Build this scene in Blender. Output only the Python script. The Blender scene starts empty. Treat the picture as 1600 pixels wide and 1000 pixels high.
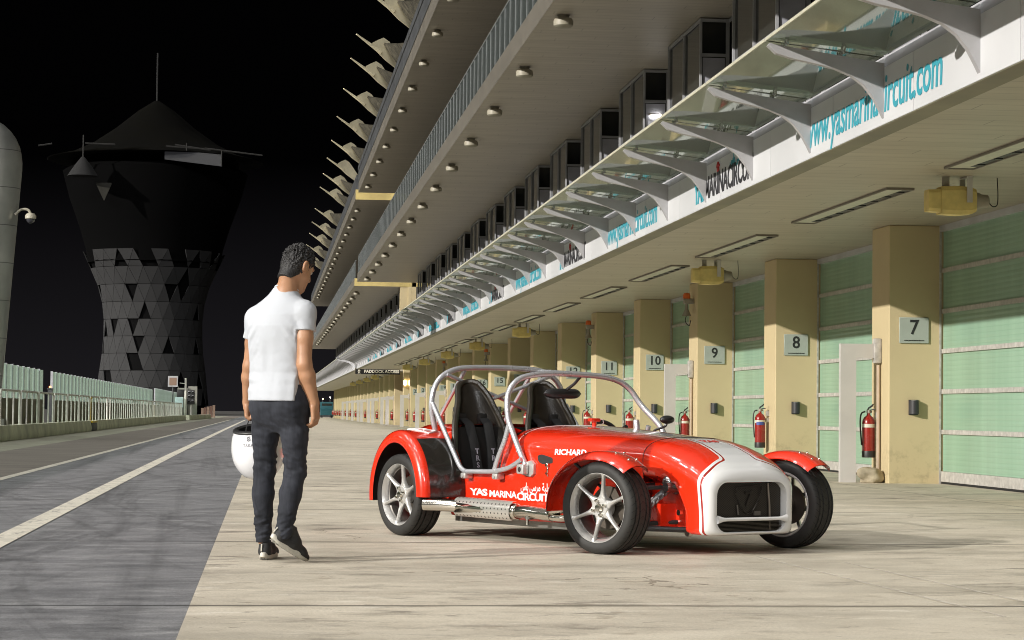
import bpy, bmesh, math, random
import numpy as np
from mathutils import Vector, Matrix
random.seed(7)
sc = bpy.context.scene
COL = sc.collection
R = math.radians
PI = math.pi

# ------------------------------------------------------------------ camera
cam_d = bpy.data.cameras.new("camera"); cam = bpy.data.objects.new("camera", cam_d); COL.objects.link(cam)
cam_d.sensor_width = 36.0
cam_d.lens = 36.0 * 3500 / 1600
cam_d.clip_start = 0.05; cam_d.clip_end = 3000
psi, th, roll = R(6.199268), R(2.372203), R(0.6)
fwd = Vector((math.sin(psi) * math.cos(th), math.cos(psi) * math.cos(th), math.sin(th)))
rgt = Vector((math.cos(psi), -math.sin(psi), 0)); upv = rgt.cross(fwd)
r2 = math.cos(roll) * rgt + math.sin(roll) * upv
u2 = -math.sin(roll) * rgt + math.cos(roll) * upv
cam.matrix_world = Matrix(((r2.x, u2.x, -fwd.x, 0), (r2.y, u2.y, -fwd.y, 0), (r2.z, u2.z, -fwd.z, 0.84), (0, 0, 0, 1)))
sc.camera = cam

# ------------------------------------------------------------------ light: night, floodlit from the track side
sc.view_settings.view_transform = 'Standard'; sc.view_settings.look = 'None'
sc.view_settings.exposure = 0.36; sc.view_settings.gamma = 1.0
try: sc.view_settings.use_curve_mapping = False
except Exception: pass
try:
    sc.cycles.max_bounces = 10; sc.cycles.diffuse_bounces = 4; sc.cycles.glossy_bounces = 4
    sc.cycles.transmission_bounces = 8; sc.cycles.transparent_max_bounces = 12
    sc.cycles.use_denoising = True; sc.cycles.filter_width = 1.0; sc.cycles.sample_clamp_indirect = 6.0
    sc.cycles.caustics_reflective = False; sc.cycles.caustics_refractive = False
except Exception: pass
SUN = Vector((1.0, 0.55, -0.37)).normalized()
sd = bpy.data.lights.new("floodlight_sun", 'SUN'); sd.energy = 3.5; sd.angle = R(0.7); sd.color = (1.0, 0.95, 0.87)
so = bpy.data.objects.new("floodlight_sun", sd); COL.objects.link(so)
so.rotation_euler = SUN.to_track_quat('-Z', 'Y').to_euler()
so.location = (-20, -10, 12)

world = bpy.data.worlds.new("World"); sc.world = world; world.use_nodes = True
def build_world():
    nt = world.node_tree; N = nt.nodes; L = nt.links
    N.clear()
    out = N.new('ShaderNodeOutputWorld'); bg = N.new('ShaderNodeBackground')
    tc = N.new('ShaderNodeTexCoord')
    sx = N.new('ShaderNodeSeparateXYZ'); L.new(tc.outputs['Generated'], sx.inputs[0])
    # faint glow of the horizon fading into a black night
    mr = N.new('ShaderNodeMapRange'); mr.inputs[1].default_value = -0.02; mr.inputs[2].default_value = 0.11
    mr.inputs[3].default_value = 0.0105; mr.inputs[4].default_value = 0.0004
    L.new(sx.outputs[2], mr.inputs[0])
    col = N.new('ShaderNodeMixRGB'); col.blend_type = 'MULTIPLY'; col.inputs[0].default_value = 1
    col.inputs[2].default_value = (1.0, 0.93, 1.08, 1); L.new(mr.outputs[0], col.inputs[1])
    # broad fill glow added overhead, out of view, to brighten the ground
    dot = N.new('ShaderNodeVectorMath'); dot.operation = 'DOT_PRODUCT'
    L.new(tc.outputs['Generated'], dot.inputs[0]); d = Vector((-0.38, -0.25, 0.89)).normalized(); dot.inputs[1].default_value = d
    m2 = N.new('ShaderNodeMapRange'); m2.interpolation_type = 'SMOOTHSTEP'
    m2.inputs[1].default_value = 0.30; m2.inputs[2].default_value = 0.95; m2.inputs[3].default_value = 0; m2.inputs[4].default_value = 1
    L.new(dot.outputs['Value'], m2.inputs[0])
    wash = N.new('ShaderNodeMixRGB'); wash.blend_type = 'MULTIPLY'; wash.inputs[0].default_value = 1
    wash.inputs[2].default_value = (WASH * 1.0, WASH * 0.95, WASH * 0.86, 1); L.new(m2.outputs[0], wash.inputs[1])
    add = N.new('ShaderNodeMixRGB'); add.blend_type = 'ADD'; add.inputs[0].default_value = 1
    L.new(col.outputs[0], add.inputs[1]); L.new(wash.outputs[0], add.inputs[2])
    last = add
    # a row of floodlight heads on the far side, seen as glints in paint and chrome
    # and higher bright spots, added out of view to fill the ground
    heads = [(-172, 20, 75, 2.2), (-157, 23, 75, 2.2), (-130, 27, 16, 1.9), (-108, 30, 16, 1.9), (-88, 27, 16, 1.9), (-66, 22, 16, 1.9)]
    heads += [(a_, e_, HIGH_FILL, 2.6) for a_, e_ in ((-158, 48), (-138, 56), (-118, 50), (-98, 58), (-78, 50), (-60, 55), (-128, 66), (-88, 68))]
    for k, (az, el, pw, rd_) in enumerate(heads):
        v = Vector((math.sin(R(az)) * math.cos(R(el)), math.cos(R(az)) * math.cos(R(el)), math.sin(R(el))))
        dt = N.new('ShaderNodeVectorMath'); dt.operation = 'DOT_PRODUCT'; L.new(tc.outputs['Generated'], dt.inputs[0]); dt.inputs[1].default_value = v
        g = N.new('ShaderNodeMapRange'); g.interpolation_type = 'SMOOTHSTEP'
        g.inputs[1].default_value = math.cos(R(rd_ + .5)); g.inputs[2].default_value = math.cos(R(rd_ - .5)); g.inputs[3].default_value = 0; g.inputs[4].default_value = pw
        L.new(dt.outputs['Value'], g.inputs[0])
        a = N.new('ShaderNodeMixRGB'); a.blend_type = 'ADD'; a.inputs[0].default_value = 1
        L.new(last.outputs[0], a.inputs[1]); L.new(g.outputs[0], a.inputs[2]); last = a
    L.new(last.outputs[0], bg.inputs[0]); bg.inputs[1].default_value = 1.0
    L.new(bg.outputs[0], out.inputs[0])
WASH = 0.28
HIGH_FILL = 22.0  # strength of the high spots added to fill the ground
build_world()
try:
    world.cycles.sampling_method = 'MANUAL'; world.cycles.sample_map_resolution = 2048
except Exception: pass

# ------------------------------------------------------------------ helpers: tags and meshes
def tag(o, label=None, cat=None, group=None, kind=None):
    if label: o['label'] = label
    if cat: o['category'] = cat
    if group: o['group'] = group
    if kind: o['kind'] = kind
    return o
def empty(name, loc=(0, 0, 0), rz=0.0):
    o = bpy.data.objects.new(name, None); COL.objects.link(o)
    o.location = loc; o.rotation_euler = (0, 0, rz); o.empty_display_size = 0.1
    return o
def copy_tree(o, parent=None):
    c = o.copy(); COL.objects.link(c); c.parent = parent
    for ch in list(o.children): copy_tree(ch, c)
    return c

class MB:
    """collects shapes; build() links them as one mesh object"""
    def __init__(s): s.v = []; s.f = []; s.mi = []; s.at = {}
    def add(s, vs, fs, m=0):
        o = len(s.v); s.v += [tuple(p) for p in vs]
        for f in fs: s.f.append(tuple(i + o for i in f)); s.mi.append(m)
        return s
    def box(s, a, b, m=0):
        x0, y0, z0 = [min(p, q) for p, q in zip(a, b)]; x1, y1, z1 = [max(p, q) for p, q in zip(a, b)]
        return s.add([(x0,y0,z0),(x1,y0,z0),(x1,y1,z0),(x0,y1,z0),(x0,y0,z1),(x1,y0,z1),(x1,y1,z1),(x0,y1,z1)],
              [(0,3,2,1),(4,5,6,7),(0,1,5,4),(1,2,6,5),(2,3,7,6),(3,0,4,7)], m)
    def rbox(s, a, b, r=0.01, seg=2, m=0):
        bm = bmesh.new(); bmesh.ops.create_cube(bm, size=1)
        c = [(p + q) / 2 for p, q in zip(a, b)]; d = [abs(q - p) for p, q in zip(a, b)]
        for v in bm.verts: v.co = Vector((c[0] + v.co.x * d[0], c[1] + v.co.y * d[1], c[2] + v.co.z * d[2]))
        bmesh.ops.bevel(bm, geom=list(bm.edges), offset=min(r, min(d) * 0.45), segments=seg, affect='EDGES', profile=0.5)
        return s.bm(bm, m)
    def bm(s, bm, m=0):
        bm.verts.index_update()
        s.add([v.co[:] for v in bm.verts], [[v.index for v in f.verts] for f in bm.faces], m); bm.free(); return s
    def prism(s, poly, ax, t0, t1, m=0):
        """poly: 2D points in the two other axes; extruded along ax from t0 to t1"""
        def P(u, w, t):
            return (t, u, w) if ax == 0 else (u, t, w) if ax == 1 else (u, w, t)
        n = len(poly)
        vs = [P(u, w, t0) for u, w in poly] + [P(u, w, t1) for u, w in poly]
        fs = [tuple(range(n)), tuple(range(2 * n - 1, n - 1, -1))] + [(i, (i + 1) % n, n + (i + 1) % n, n + i) for i in range(n)]
        return s.add(vs, fs, m)
    def grid(s, rows, close=False, m=0, flip=False):
        n = len(rows[0]); vs = [p for r in rows for p in r]; fs = []
        for i in range(len(rows) - 1):
            for j in range(n if close else n - 1):
                a, b = i * n + j, i * n + (j + 1) % n
                q = (a, b, b + n, a + n); fs.append(q[::-1] if flip else q)
        return s.add(vs, fs, m)
    def lathe(s, prof, axis=2, c=(0, 0, 0), seg=32, m=0, closed=False):
        """prof: (r, t) pairs round axis"""
        rows = []
        for k in range(seg):
            a = 2 * PI * k / seg; ca, sa = math.cos(a), math.sin(a); row = []
            for r, t in prof:
                p = (t, r * ca, r * sa) if axis == 0 else (r * sa, t, r * ca) if axis == 1 else (r * ca, r * sa, t)
                row.append((p[0] + c[0], p[1] + c[1], p[2] + c[2]))
            if closed: row.append(row[0])
            rows.append(row)
        rows.append(rows[0]); n = len(rows[0]); base = len(s.v)
        s.v += [p for r in rows[:-1] for p in r]
        for i in range(seg):
            for j in range(n - 1):
                a, b = i * n + j, i * n + j + 1; c2, d = ((i + 1) % seg) * n + j + 1, ((i + 1) % seg) * n + j
                s.f.append((base + a, base + d, base + c2, base + b)); s.mi.append(m)
        return s
    def tube(s, pts, r, seg=12, m=0, caps=True, closed=False):
        P = [Vector(p) for p in pts]; n = len(P)
        rr = r if isinstance(r, (list, tuple)) else [r] * n
        T = []
        for i in range(n):
            a = P[(i - 1) % n] if (closed or i > 0) else P[i]; b = P[(i + 1) % n] if (closed or i < n - 1) else P[i]
            T.append((b - a).normalized())
        up = Vector((0, 0, 1)) if abs(T[0].z) < 0.9 else Vector((1, 0, 0))
        nrm = (up - T[0] * up.dot(T[0])).normalized(); rings = []
        for i in range(n):
            nrm = (nrm - T[i] * nrm.dot(T[i])).normalized(); bn = T[i].cross(nrm)
            rings.append([(P[i] + rr[i] * (math.cos(2*PI*k/seg) * nrm + math.sin(2*PI*k/seg) * bn))[:] for k in range(seg)])
        if closed: rings.append(rings[0])
        s.grid(rings, close=True, m=m)
        if caps and not closed:
            o = len(s.v); s.v += rings[0] + rings[-1]
            s.f.append(tuple(o + k for k in range(seg))[::-1]); s.mi.append(m)
            s.f.append(tuple(o + seg + k for k in range(seg))); s.mi.append(m)
        return s
    def cyl(s, a, b, r, seg=16, m=0): return s.tube([a, b], r, seg, m)
    def ball(s, c, r, m=0, u=16, v=10, sc=(1, 1, 1)):
        rows = []
        for i in range(v + 1):
            ph = PI * i / v
            rows.append([(c[0] + r*sc[0]*math.sin(ph)*math.cos(2*PI*k/u), c[1] + r*sc[1]*math.sin(ph)*math.sin(2*PI*k/u), c[2] + r*sc[2]*math.cos(ph)) for k in range(u)])
        return s.grid(rows, close=True, m=m, flip=True)
    def xf(s, M, start=0):
        for i in range(start, len(s.v)): s.v[i] = (M @ Vector(s.v[i]))[:]
        return s
    def build(s, name, mats, parent=None, smooth=True, ang=40, loc=None, rz=None, fix=True):
        me = bpy.data.meshes.new(name); me.from_pydata(s.v, [], s.f)
        for mt in (mats if isinstance(mats, (list, tuple)) else [mats]): me.materials.append(mt)
        me.polygons.foreach_set('material_index', s.mi)
        if fix or smooth:
            bm = bmesh.new(); bm.from_mesh(me)
            if not s.at: bmesh.ops.remove_doubles(bm, verts=bm.verts, dist=1e-6)
            if fix: bmesh.ops.recalc_face_normals(bm, faces=bm.faces)
            bm.to_mesh(me); bm.free()
        if smooth:
            me.polygons.foreach_set('use_smooth', [True] * len(me.polygons))
            me.set_sharp_from_angle(angle=R(ang))
        for k, vals in s.at.items():
            a = me.attributes.new(k, 'FLOAT', 'POINT'); a.data.foreach_set('value', vals)
        me.update()
        o = bpy.data.objects.new(name, me); COL.objects.link(o); o.parent = parent
        if loc is not None: o.location = loc
        if rz is not None: o.rotation_euler = (0, 0, rz)
        return o

def fillet(pts, rad, n=6):
    """round the corners of a 3D polyline"""
    P = [Vector(p) for p in pts]; out = [P[0]]
    for i in range(1, len(P) - 1):
        a, b, c = P[i-1], P[i], P[i+1]
        r = rad[i] if isinstance(rad, (list, tuple)) else rad
        d1, d2 = (a - b), (c - b); r = min(r, d1.length * 0.49, d2.length * 0.49)
        p, q = b + d1.normalized() * r, b + d2.normalized() * r
        for k in range(n + 1):
            t = k / n; out.append((1-t)**2 * p + 2*t*(1-t) * b + t*t * q)
    out.append(P[-1]); return out
def smooth_path(pts, n=6):
    P = [np.array(p, float) for p in pts]; out = []
    Q = [2*P[0] - P[1]] + P + [2*P[-1] - P[-2]]
    for i in range(1, len(Q) - 2):
        for k in range(n):
            t = k / n; a, b, c, d = Q[i-1], Q[i], Q[i+1], Q[i+2]
            out.append(tuple(0.5 * ((2*b) + (c-a)*t + (2*a-5*b+4*c-d)*t*t + (-a+3*b-3*c+d)*t**3)))
    out.append(tuple(P[-1])); return out
def ip(x, xs, ys): return float(np.interp(x, xs, ys))
def sstep(a, b, x):
    t = min(1.0, max(0.0, (x - a) / (b - a))); return t * t * (3 - 2 * t)

_txt = {}
def text_mesh(body, size, bold=0.0, depth=0.002, align='CENTER', shear=0.0, space=1.0, sx=1.0):
    """letters as raised plates in the xz plane, reading along +x, facing -y"""
    key = (body, size, bold, depth, align, shear, space, sx)
    if key in _txt: return _txt[key]
    c = bpy.data.curves.new('lettering', 'FONT'); c.body = body; c.size = size; c.offset = bold; c.extrude = depth / 2
    c.align_x = align; c.align_y = 'CENTER'; c.shear = shear; c.space_character = space; c.resolution_u = 3
    o = bpy.data.objects.new('lettering', c); COL.objects.link(o)
    dg = bpy.context.evaluated_depsgraph_get(); me = bpy.data.meshes.new_from_object(o.evaluated_get(dg))
    bpy.data.objects.remove(o)
    vs = [(v.co.x * sx, -v.co.z, v.co.y) for v in me.vertices]; fs = [tuple(p.vertices) for p in me.polygons]
    bpy.data.meshes.remove(me)
    _txt[key] = (vs, fs); return vs, fs
def put_text(mb, body, size, origin, xdir, zdir, m=0, **k):
    vs, fs = text_mesh(body, size, **k)
    X = Vector(xdir).normalized(); Z = Vector(zdir).normalized(); Yv = Z.cross(X); O = Vector(origin)
    return mb.add([(O + X * v[0] + Yv * v[1] + Z * v[2])[:] for v in vs], fs, m)

# ------------------------------------------------------------------ helpers: materials
class NB:
    def __init__(s, name):
        s.m = bpy.data.materials.new(name); s.m.use_nodes = True; s.nt = s.m.node_tree
        s.N = s.nt.nodes; s.L = s.nt.links; s.b = s.N['Principled BSDF']; s.tc = None
    def co(s, scale=(1, 1, 1), out='Object'):
        if s.tc is None: s.tc = s.N.new('ShaderNodeTexCoord')
        mp = s.N.new('ShaderNodeMapping'); s.L.new(s.tc.outputs[out], mp.inputs[0]); mp.inputs['Scale'].default_value = scale
        return mp.outputs[0]
    def noise(s, scale=5, detail=4, rough=0.55, vec=None, sc3=None, dist=0.0):
        n = s.N.new('ShaderNodeTexNoise'); n.inputs['Scale'].default_value = scale; n.inputs['Detail'].default_value = detail
        n.inputs['Roughness'].default_value = rough; n.inputs['Distortion'].default_value = dist
        s.L.new(vec if vec is not None else s.co(sc3 or (1, 1, 1)), n.inputs['Vector']); return n.outputs[0]
    def ramp(s, fac, stops):
        r = s.N.new('ShaderNodeValToRGB'); e = r.color_ramp.elements
        while len(e) < len(stops): e.new(0.5)
        for k, (p, c) in enumerate(stops):
            e[k].position = p; e[k].color = (c, c, c, 1) if isinstance(c, (int, float)) else (*c, 1)
        s.L.new(fac, r.inputs[0]); return r.outputs[0]
    def mix(s, a, b, fac=0.5, mode='MIX'):
        n = s.N.new('ShaderNodeMixRGB'); n.blend_type = mode
        for i, q in ((1, a), (2, b)):
            if isinstance(q, (tuple, list)): n.inputs[i].default_value = (*q[:3], 1)
            elif isinstance(q, (int, float)): n.inputs[i].default_value = (q, q, q, 1)
            else: s.L.new(q, n.inputs[i])
        if isinstance(fac, (int, float)): n.inputs[0].default_value = fac
        else: s.L.new(fac, n.inputs[0])
        return n.outputs[0]
    def math(s, op, a, b=0.0, c=None):
        n = s.N.new('ShaderNodeMath'); n.operation = op
        for i, q in enumerate((a, b) if c is None else (a, b, c)):
            if isinstance(q, (int, float)): n.inputs[i].default_value = q
            else: s.L.new(q, n.inputs[i])
        return n.outputs[0]
    def xyz(s, out='Object'):
        if s.tc is None: s.tc = s.N.new('ShaderNodeTexCoord')
        n = s.N.new('ShaderNodeSeparateXYZ'); s.L.new(s.tc.outputs[out], n.inputs[0]); return n.outputs
    def set(s, **k):
        nm = dict(color='Base Color', rough='Roughness', metal='Metallic', spec='Specular IOR Level', coat='Coat Weight', coatr='Coat Roughness', alpha='Alpha', trans='Transmission Weight', ior='IOR', sheen='Sheen Weight')
        for a, v in k.items():
            i = s.b.inputs[nm[a]]
            if isinstance(v, (int, float)): i.default_value = v
            elif isinstance(v, tuple): i.default_value = (*v, 1)
            else: s.L.new(v, i)
        return s
    def bump(s, h, strength=0.3, dist=0.01):
        n = s.N.new('ShaderNodeBump'); n.inputs['Strength'].default_value = strength; n.inputs['Distance'].default_value = dist
        s.L.new(h, n.inputs['Height']); s.L.new(n.outputs[0], s.b.inputs['Normal']); return s
def mat(name, color, rough=0.5, metal=0.0, var=0.12, scale=6.0, bump=0.0, **k):
    """plain surface with mottled colour and gloss"""
    b = NB(name); n = b.noise(scale, 5)
    lo = tuple(c * (1 - var) for c in color); hi = tuple(min(1, c * (1 + var)) for c in color)
    b.set(color=b.ramp(n, [(0.3, lo), (0.7, hi)]), rough=b.ramp(n, [(0.25, max(0.02, rough * 0.85)), (0.75, min(1, rough * 1.15))]), metal=metal, **k)
    if bump: b.bump(b.noise(scale * 8, 3), bump, 0.004)
    return b.m
def emis(name, color, strength):
    b = NB(name); b.set(color=(0.02, 0.02, 0.02)); b.b.inputs['Emission Color'].default_value = (*color, 1); b.b.inputs['Emission Strength'].default_value = strength
    return b.m

# ------------------------------------------------------------------ materials of the setting
def concrete_apron():
    b = NB('apron_concrete'); X, Y, Z = b.xyz()
    st = b.noise(1.0, 10, 0.72, sc3=(2.8, 3.3, 1))            # mottled, slightly brushed across the lane
    st2 = b.noise(1.0, 6, 0.65, sc3=(0.42, 1.0, 1)); big = b.noise(0.16, 4, 0.6)
    c = b.ramp(st, [(0.25, (0.47, 0.42, 0.335)), (0.5, (0.62, 0.56, 0.455)), (0.75, (0.70, 0.64, 0.53))])
    c = b.mix(c, b.ramp(st2, [(0.36, 0.70), (0.56, 1.0)]), 0.75, 'MULTIPLY')
    c = b.mix(c, b.ramp(big, [(0.35, 0.84), (0.6, 1.0)]), 0.8, 'MULTIPLY')
    # rubber scuffs: broken patches, denser along two lanes of travel
    sm = b.noise(1.0, 9, 0.74, sc3=(1.5, 2.7, 1)); sp = b.noise(0.30, 3, 0.55)
    k = b.math('MULTIPLY', b.ramp(sm, [(0.52, 0.0), (0.61, 1.0)]), b.ramp(sp, [(0.43, 0.0), (0.56, 1.0)]))
    c = b.mix(c, (0.16, 0.14, 0.115), b.math('MULTIPLY', k, 0.70))
    for (sc_, th_, col_, am) in ((5.0, .635, (0.17, 0.145, 0.11), .7), (14.0, .655, (0.10, 0.09, 0.075), .8), (2.4, .60, (0.32, 0.27, 0.20), .55), (30.0, .66, (0.09, 0.08, 0.07), .8)):
        fl = b.noise(sc_, 6, 0.68, sc3=(1, 1.6, 1)); c = b.mix(c, col_, b.math('MULTIPLY', b.ramp(fl, [(th_, 0.0), (th_ + .045, 1.0)]), am))
    pale = b.noise(1.0, 7, .7, sc3=(1.6, 4.5, 1)); c = b.mix(c, (0.78, 0.74, 0.65), b.math('MULTIPLY', b.ramp(pale, [(0.58, 0.0), (0.66, 1.0)]), .5))
    fine = b.noise(70, 3, 0.75); c = b.mix(c, b.ramp(fine, [(0.3, 0.80), (0.7, 1.12)]), 0.9, 'MULTIPLY')
    grit = b.noise(210, 2, .6); c = b.mix(c, b.ramp(grit, [(0.3, 0.86), (0.7, 1.1)]), 0.9, 'MULTIPLY')
    # hairline cracks and saw cut joints every 4.71 m
    vo = b.N.new('ShaderNodeTexVoronoi'); vo.feature = 'DISTANCE_TO_EDGE'; vo.inputs['Scale'].default_value = .33
    wv_ = b.N.new('ShaderNodeVectorMath'); wv_.operation = 'ADD'; nv = b.N.new('ShaderNodeTexNoise'); nv.inputs['Scale'].default_value = 1.3; nv.inputs['Detail'].default_value = 6; b.L.new(b.co(), nv.inputs['Vector'])
    b.L.new(b.co(), wv_.inputs[0]); b.L.new(nv.outputs[1], wv_.inputs[1]); b.L.new(wv_.outputs[0], vo.inputs['Vector'])
    ck = b.math('MULTIPLY', b.math('LESS_THAN', vo.outputs[0], .0022), b.ramp(b.noise(.5, 2), [(.52, 0.0), (.6, 1.0)])); c = b.mix(c, (0.16, 0.135, 0.10), b.math('MULTIPLY', ck, .7))
    wob = b.math('MULTIPLY', b.math('SUBTRACT', b.noise(0.8, 3), 0.5), 0.03)
    f = b.math('ABSOLUTE', b.math('SUBTRACT', b.math('FRACT', b.math('DIVIDE', b.math('ADD', b.math('ADD', Y, wob), -9.74 + 4.715 * 0.5), 4.715)), 0.5))
    c = b.mix(c, (0.055, 0.048, 0.04), b.math('MULTIPLY', b.math('LESS_THAN', f, 0.0048), 0.9))
    c = b.mix(c, (0.25, 0.22, 0.17), b.math('MULTIPLY', b.math('LESS_THAN', f, 0.016), b.math('MULTIPLY', b.ramp(sm, [(.45, 0.0), (.6, 1.0)]), .6)))
    f2 = b.math('ABSOLUTE', b.math('SUBTRACT', X, 7.1)); c = b.mix(c, (0.1, 0.085, 0.07), b.math('MULTIPLY', b.math('LESS_THAN', f2, 0.012), 0.7))
    b.set(color=c, rough=b.ramp(st2, [(0.3, 0.5), (0.7, 0.72)]), spec=0.35)
    b.bump(b.math('ADD', b.math('MULTIPLY', st, 0.5), b.math('MULTIPLY', fine, 0.6)), 0.4, 0.01)
    return b.m
def lane_asphalt():
    b = NB('lane_asphalt'); X, Y, Z = b.xyz()
    st = b.noise(1.0, 10, 0.74, sc3=(2.4, 4.4, 1))
    c = b.ramp(st, [(0.25, (0.115, 0.116, 0.122)), (0.5, (0.195, 0.196, 0.204)), (0.75, (0.31, 0.311, 0.318))])
    lt = b.noise(1.0, 9, 0.74, sc3=(1.7, 3.3, 1)); c = b.mix(c, (0.42, 0.42, 0.42), b.math('MULTIPLY', b.ramp(lt, [(0.51, 0.0), (0.63, 1.0)]), .42))
    dk_ = b.noise(1.0, 9, 0.74, sc3=(1.2, 2.6, 1.0), dist=.4); c = b.mix(c, (0.075, 0.076, 0.082), b.math('MULTIPLY', b.ramp(dk_, [(0.49, 0.0), (0.61, 1.0)]), .45))
    # rubber: long streaks along the lane at slight angles, broken up
    def streak(ang, w, off, lo, hi, am, c):
        ca, sa = math.cos(R(ang)), math.sin(R(ang))
        u = b.math('ADD', b.math('MULTIPLY', X, ca), b.math('MULTIPLY', Y, sa)); v = b.math('ADD', b.math('MULTIPLY', X, -sa), b.math('MULTIPLY', Y, ca))
        cb = b.N.new('ShaderNodeCombineXYZ'); b.L.new(b.math('MULTIPLY', u, w), cb.inputs[0]); b.L.new(b.math('MULTIPLY', v, .07), cb.inputs[1]); cb.inputs[2].default_value = off
        n = b.noise(1.0, 4, .62, vec=cb.outputs[0]); return b.mix(c, (0.045, 0.045, 0.048), b.math('MULTIPLY', b.ramp(n, [(lo, 0.0), (hi, 1.0)]), am))
    brk = b.ramp(b.noise(0.9, 5, .65), [(.34, .25), (.6, 1.0)])
    c = streak(2, 3.4, 3.1, .52, .68, .42, c); c = streak(-7, 4.2, 8.7, .54, .68, .34, c); c = streak(11, 5.0, 5.2, .56, .68, .34, c)
    tot = None
    for xc, yc, rad, w in ((-15.5, 16.0, 14.2, 0.09), (-15.5, 16.0, 14.48, 0.06), (10.5, 21.0, 12.0, 0.10), (10.5, 21.0, 11.72, 0.06), (-22.0, 30.0, 20.4, 0.14), (16, 13.0, 17.6, 0.09), (16, 13.0, 17.3, 0.05), (-8.5, 22.0, 6.9, 0.10), (-8.5, 22.0, 7.2, .06), (26, 34, 28.0, .14), (-3.9, 11.8, 2.7, .07)):
        dx = b.math('SUBTRACT', X, xc); dy = b.math('SUBTRACT', Y, yc)
        e = b.math('ABSOLUTE', b.math('SUBTRACT', b.math('SQRT', b.math('ADD', b.math('MULTIPLY', dx, dx), b.math('MULTIPLY', dy, dy))), rad))
        q = b.math('MAXIMUM', b.math('SUBTRACT', 1.0, b.math('DIVIDE', e, w)), 0.0); tot = q if tot is None else b.math('MAXIMUM', tot, q)
    tot = b.math('MULTIPLY', b.math('MULTIPLY', b.math('MINIMUM', b.math('MULTIPLY', tot, 2.5), 1.0), brk), b.ramp(b.noise(1.0, 3, 0.5, sc3=(22, 5, 1)), [(0.36, 0.3), (0.58, 1.0)]))
    c = b.mix(c, (0.04, 0.04, 0.043), b.math('MULTIPLY', tot, 0.38))
    wh = b.noise(3.0, 7, .75, sc3=(1, 3.2, 1)); c = b.mix(c, (0.5, 0.5, 0.49), b.math('MULTIPLY', b.ramp(wh, [(.655, 0.0), (.69, 1.0)]), .75))
    fine = b.noise(85, 3, 0.75); c = b.mix(c, b.ramp(fine, [(0.3, 0.66), (0.7, 1.28)]), 0.9, 'MULTIPLY')
    f = b.math('ABSOLUTE', b.math('SUBTRACT', b.math('FRACT', b.math('DIVIDE', b.math('ADD', Y, -9.74 + 4.715 * 0.5), 4.715)), 0.5))
    c = b.mix(c, (0.02, 0.02, 0.02), b.math('MULTIPLY', b.math('LESS_THAN', f, 0.004), 0.8))
    b.set(color=c, rough=b.ramp(st, [(0.3, 0.5), (0.7, 0.75)]), spec=0.4); b.bump(fine, 0.5, 0.006)
    return b.m
def brown_asphalt():
    b = NB('run_off_asphalt'); n = b.noise(1.0, 5, 0.6, sc3=(0.5, 2.0, 1)); fine = b.noise(90, 3, 0.7)
    c = b.ramp(n, [(0.3, (0.13, 0.115, 0.10)), (0.7, (0.22, 0.195, 0.17))])
    c = b.mix(c, b.ramp(fine, [(0.3, 0.75), (0.7, 1.2)]), 0.8, 'MULTIPLY')
    b.set(color=c, rough=0.75); b.bump(fine, 0.5, 0.006); return b.m
def worn_paint():
    b = NB('worn_line_paint'); n = b.noise(3.0, 6, 0.7); fine = b.noise(45, 4, 0.75)
    c = b.ramp(n, [(0.25, (0.5, 0.47, 0.40)), (0.6, (0.72, 0.68, 0.58))]); c = b.mix(c, b.ramp(fine, [(0.3, 0.6), (0.62, 1.05)]), 0.85, 'MULTIPLY')
    ch = b.noise(1.0, 8, .75, sc3=(9, 2.2, 1)); c = b.mix(c, (.15, .15, .155), b.math('MULTIPLY', b.ramp(ch, [(.55, 0.0), (.64, 1.0)]), .75))
    b.set(color=c, rough=0.7); b.bump(fine, 0.3, 0.004); return b.m
M_apron, M_lane, M_brown, M_paint = concrete_apron(), lane_asphalt(), brown_asphalt(), worn_paint()
M_far = mat('night_ground', (0.035, 0.033, 0.03), 0.9, scale=0.4)
M_gutter = mat('gutter_concrete', (0.26, 0.26, 0.20), 0.7, scale=1.5, var=0.3)

def sheet(name, x0, x1, y0, y1, z, m, nx=1, ny=1):
    xs = [x0 + (x1 - x0) * i / nx for i in range(nx + 1)]; ys = [y0 + (y1 - y0) * i / ny for i in range(ny + 1)]
    mb = MB(); mb.grid([[(x, y, z) for x in xs] for y in ys]); o = mb.build(name, m, smooth=False, fix=False); return tag(o, kind='structure')
sheet('ground', -900, 900, -300, 1500, -0.03, M_far)
sheet('pavement', -0.32, 14.0, -12, 300, 0.0, M_apron)
sheet('road', -3.16, -0.32, -12, 300, 0.0, M_lane)
sheet('road', -5.05, -3.16, -12, 300, 0.0, M_brown)
sheet('path', -6.9, -5.05, -12, 300, 0.0, M_gutter)
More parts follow.
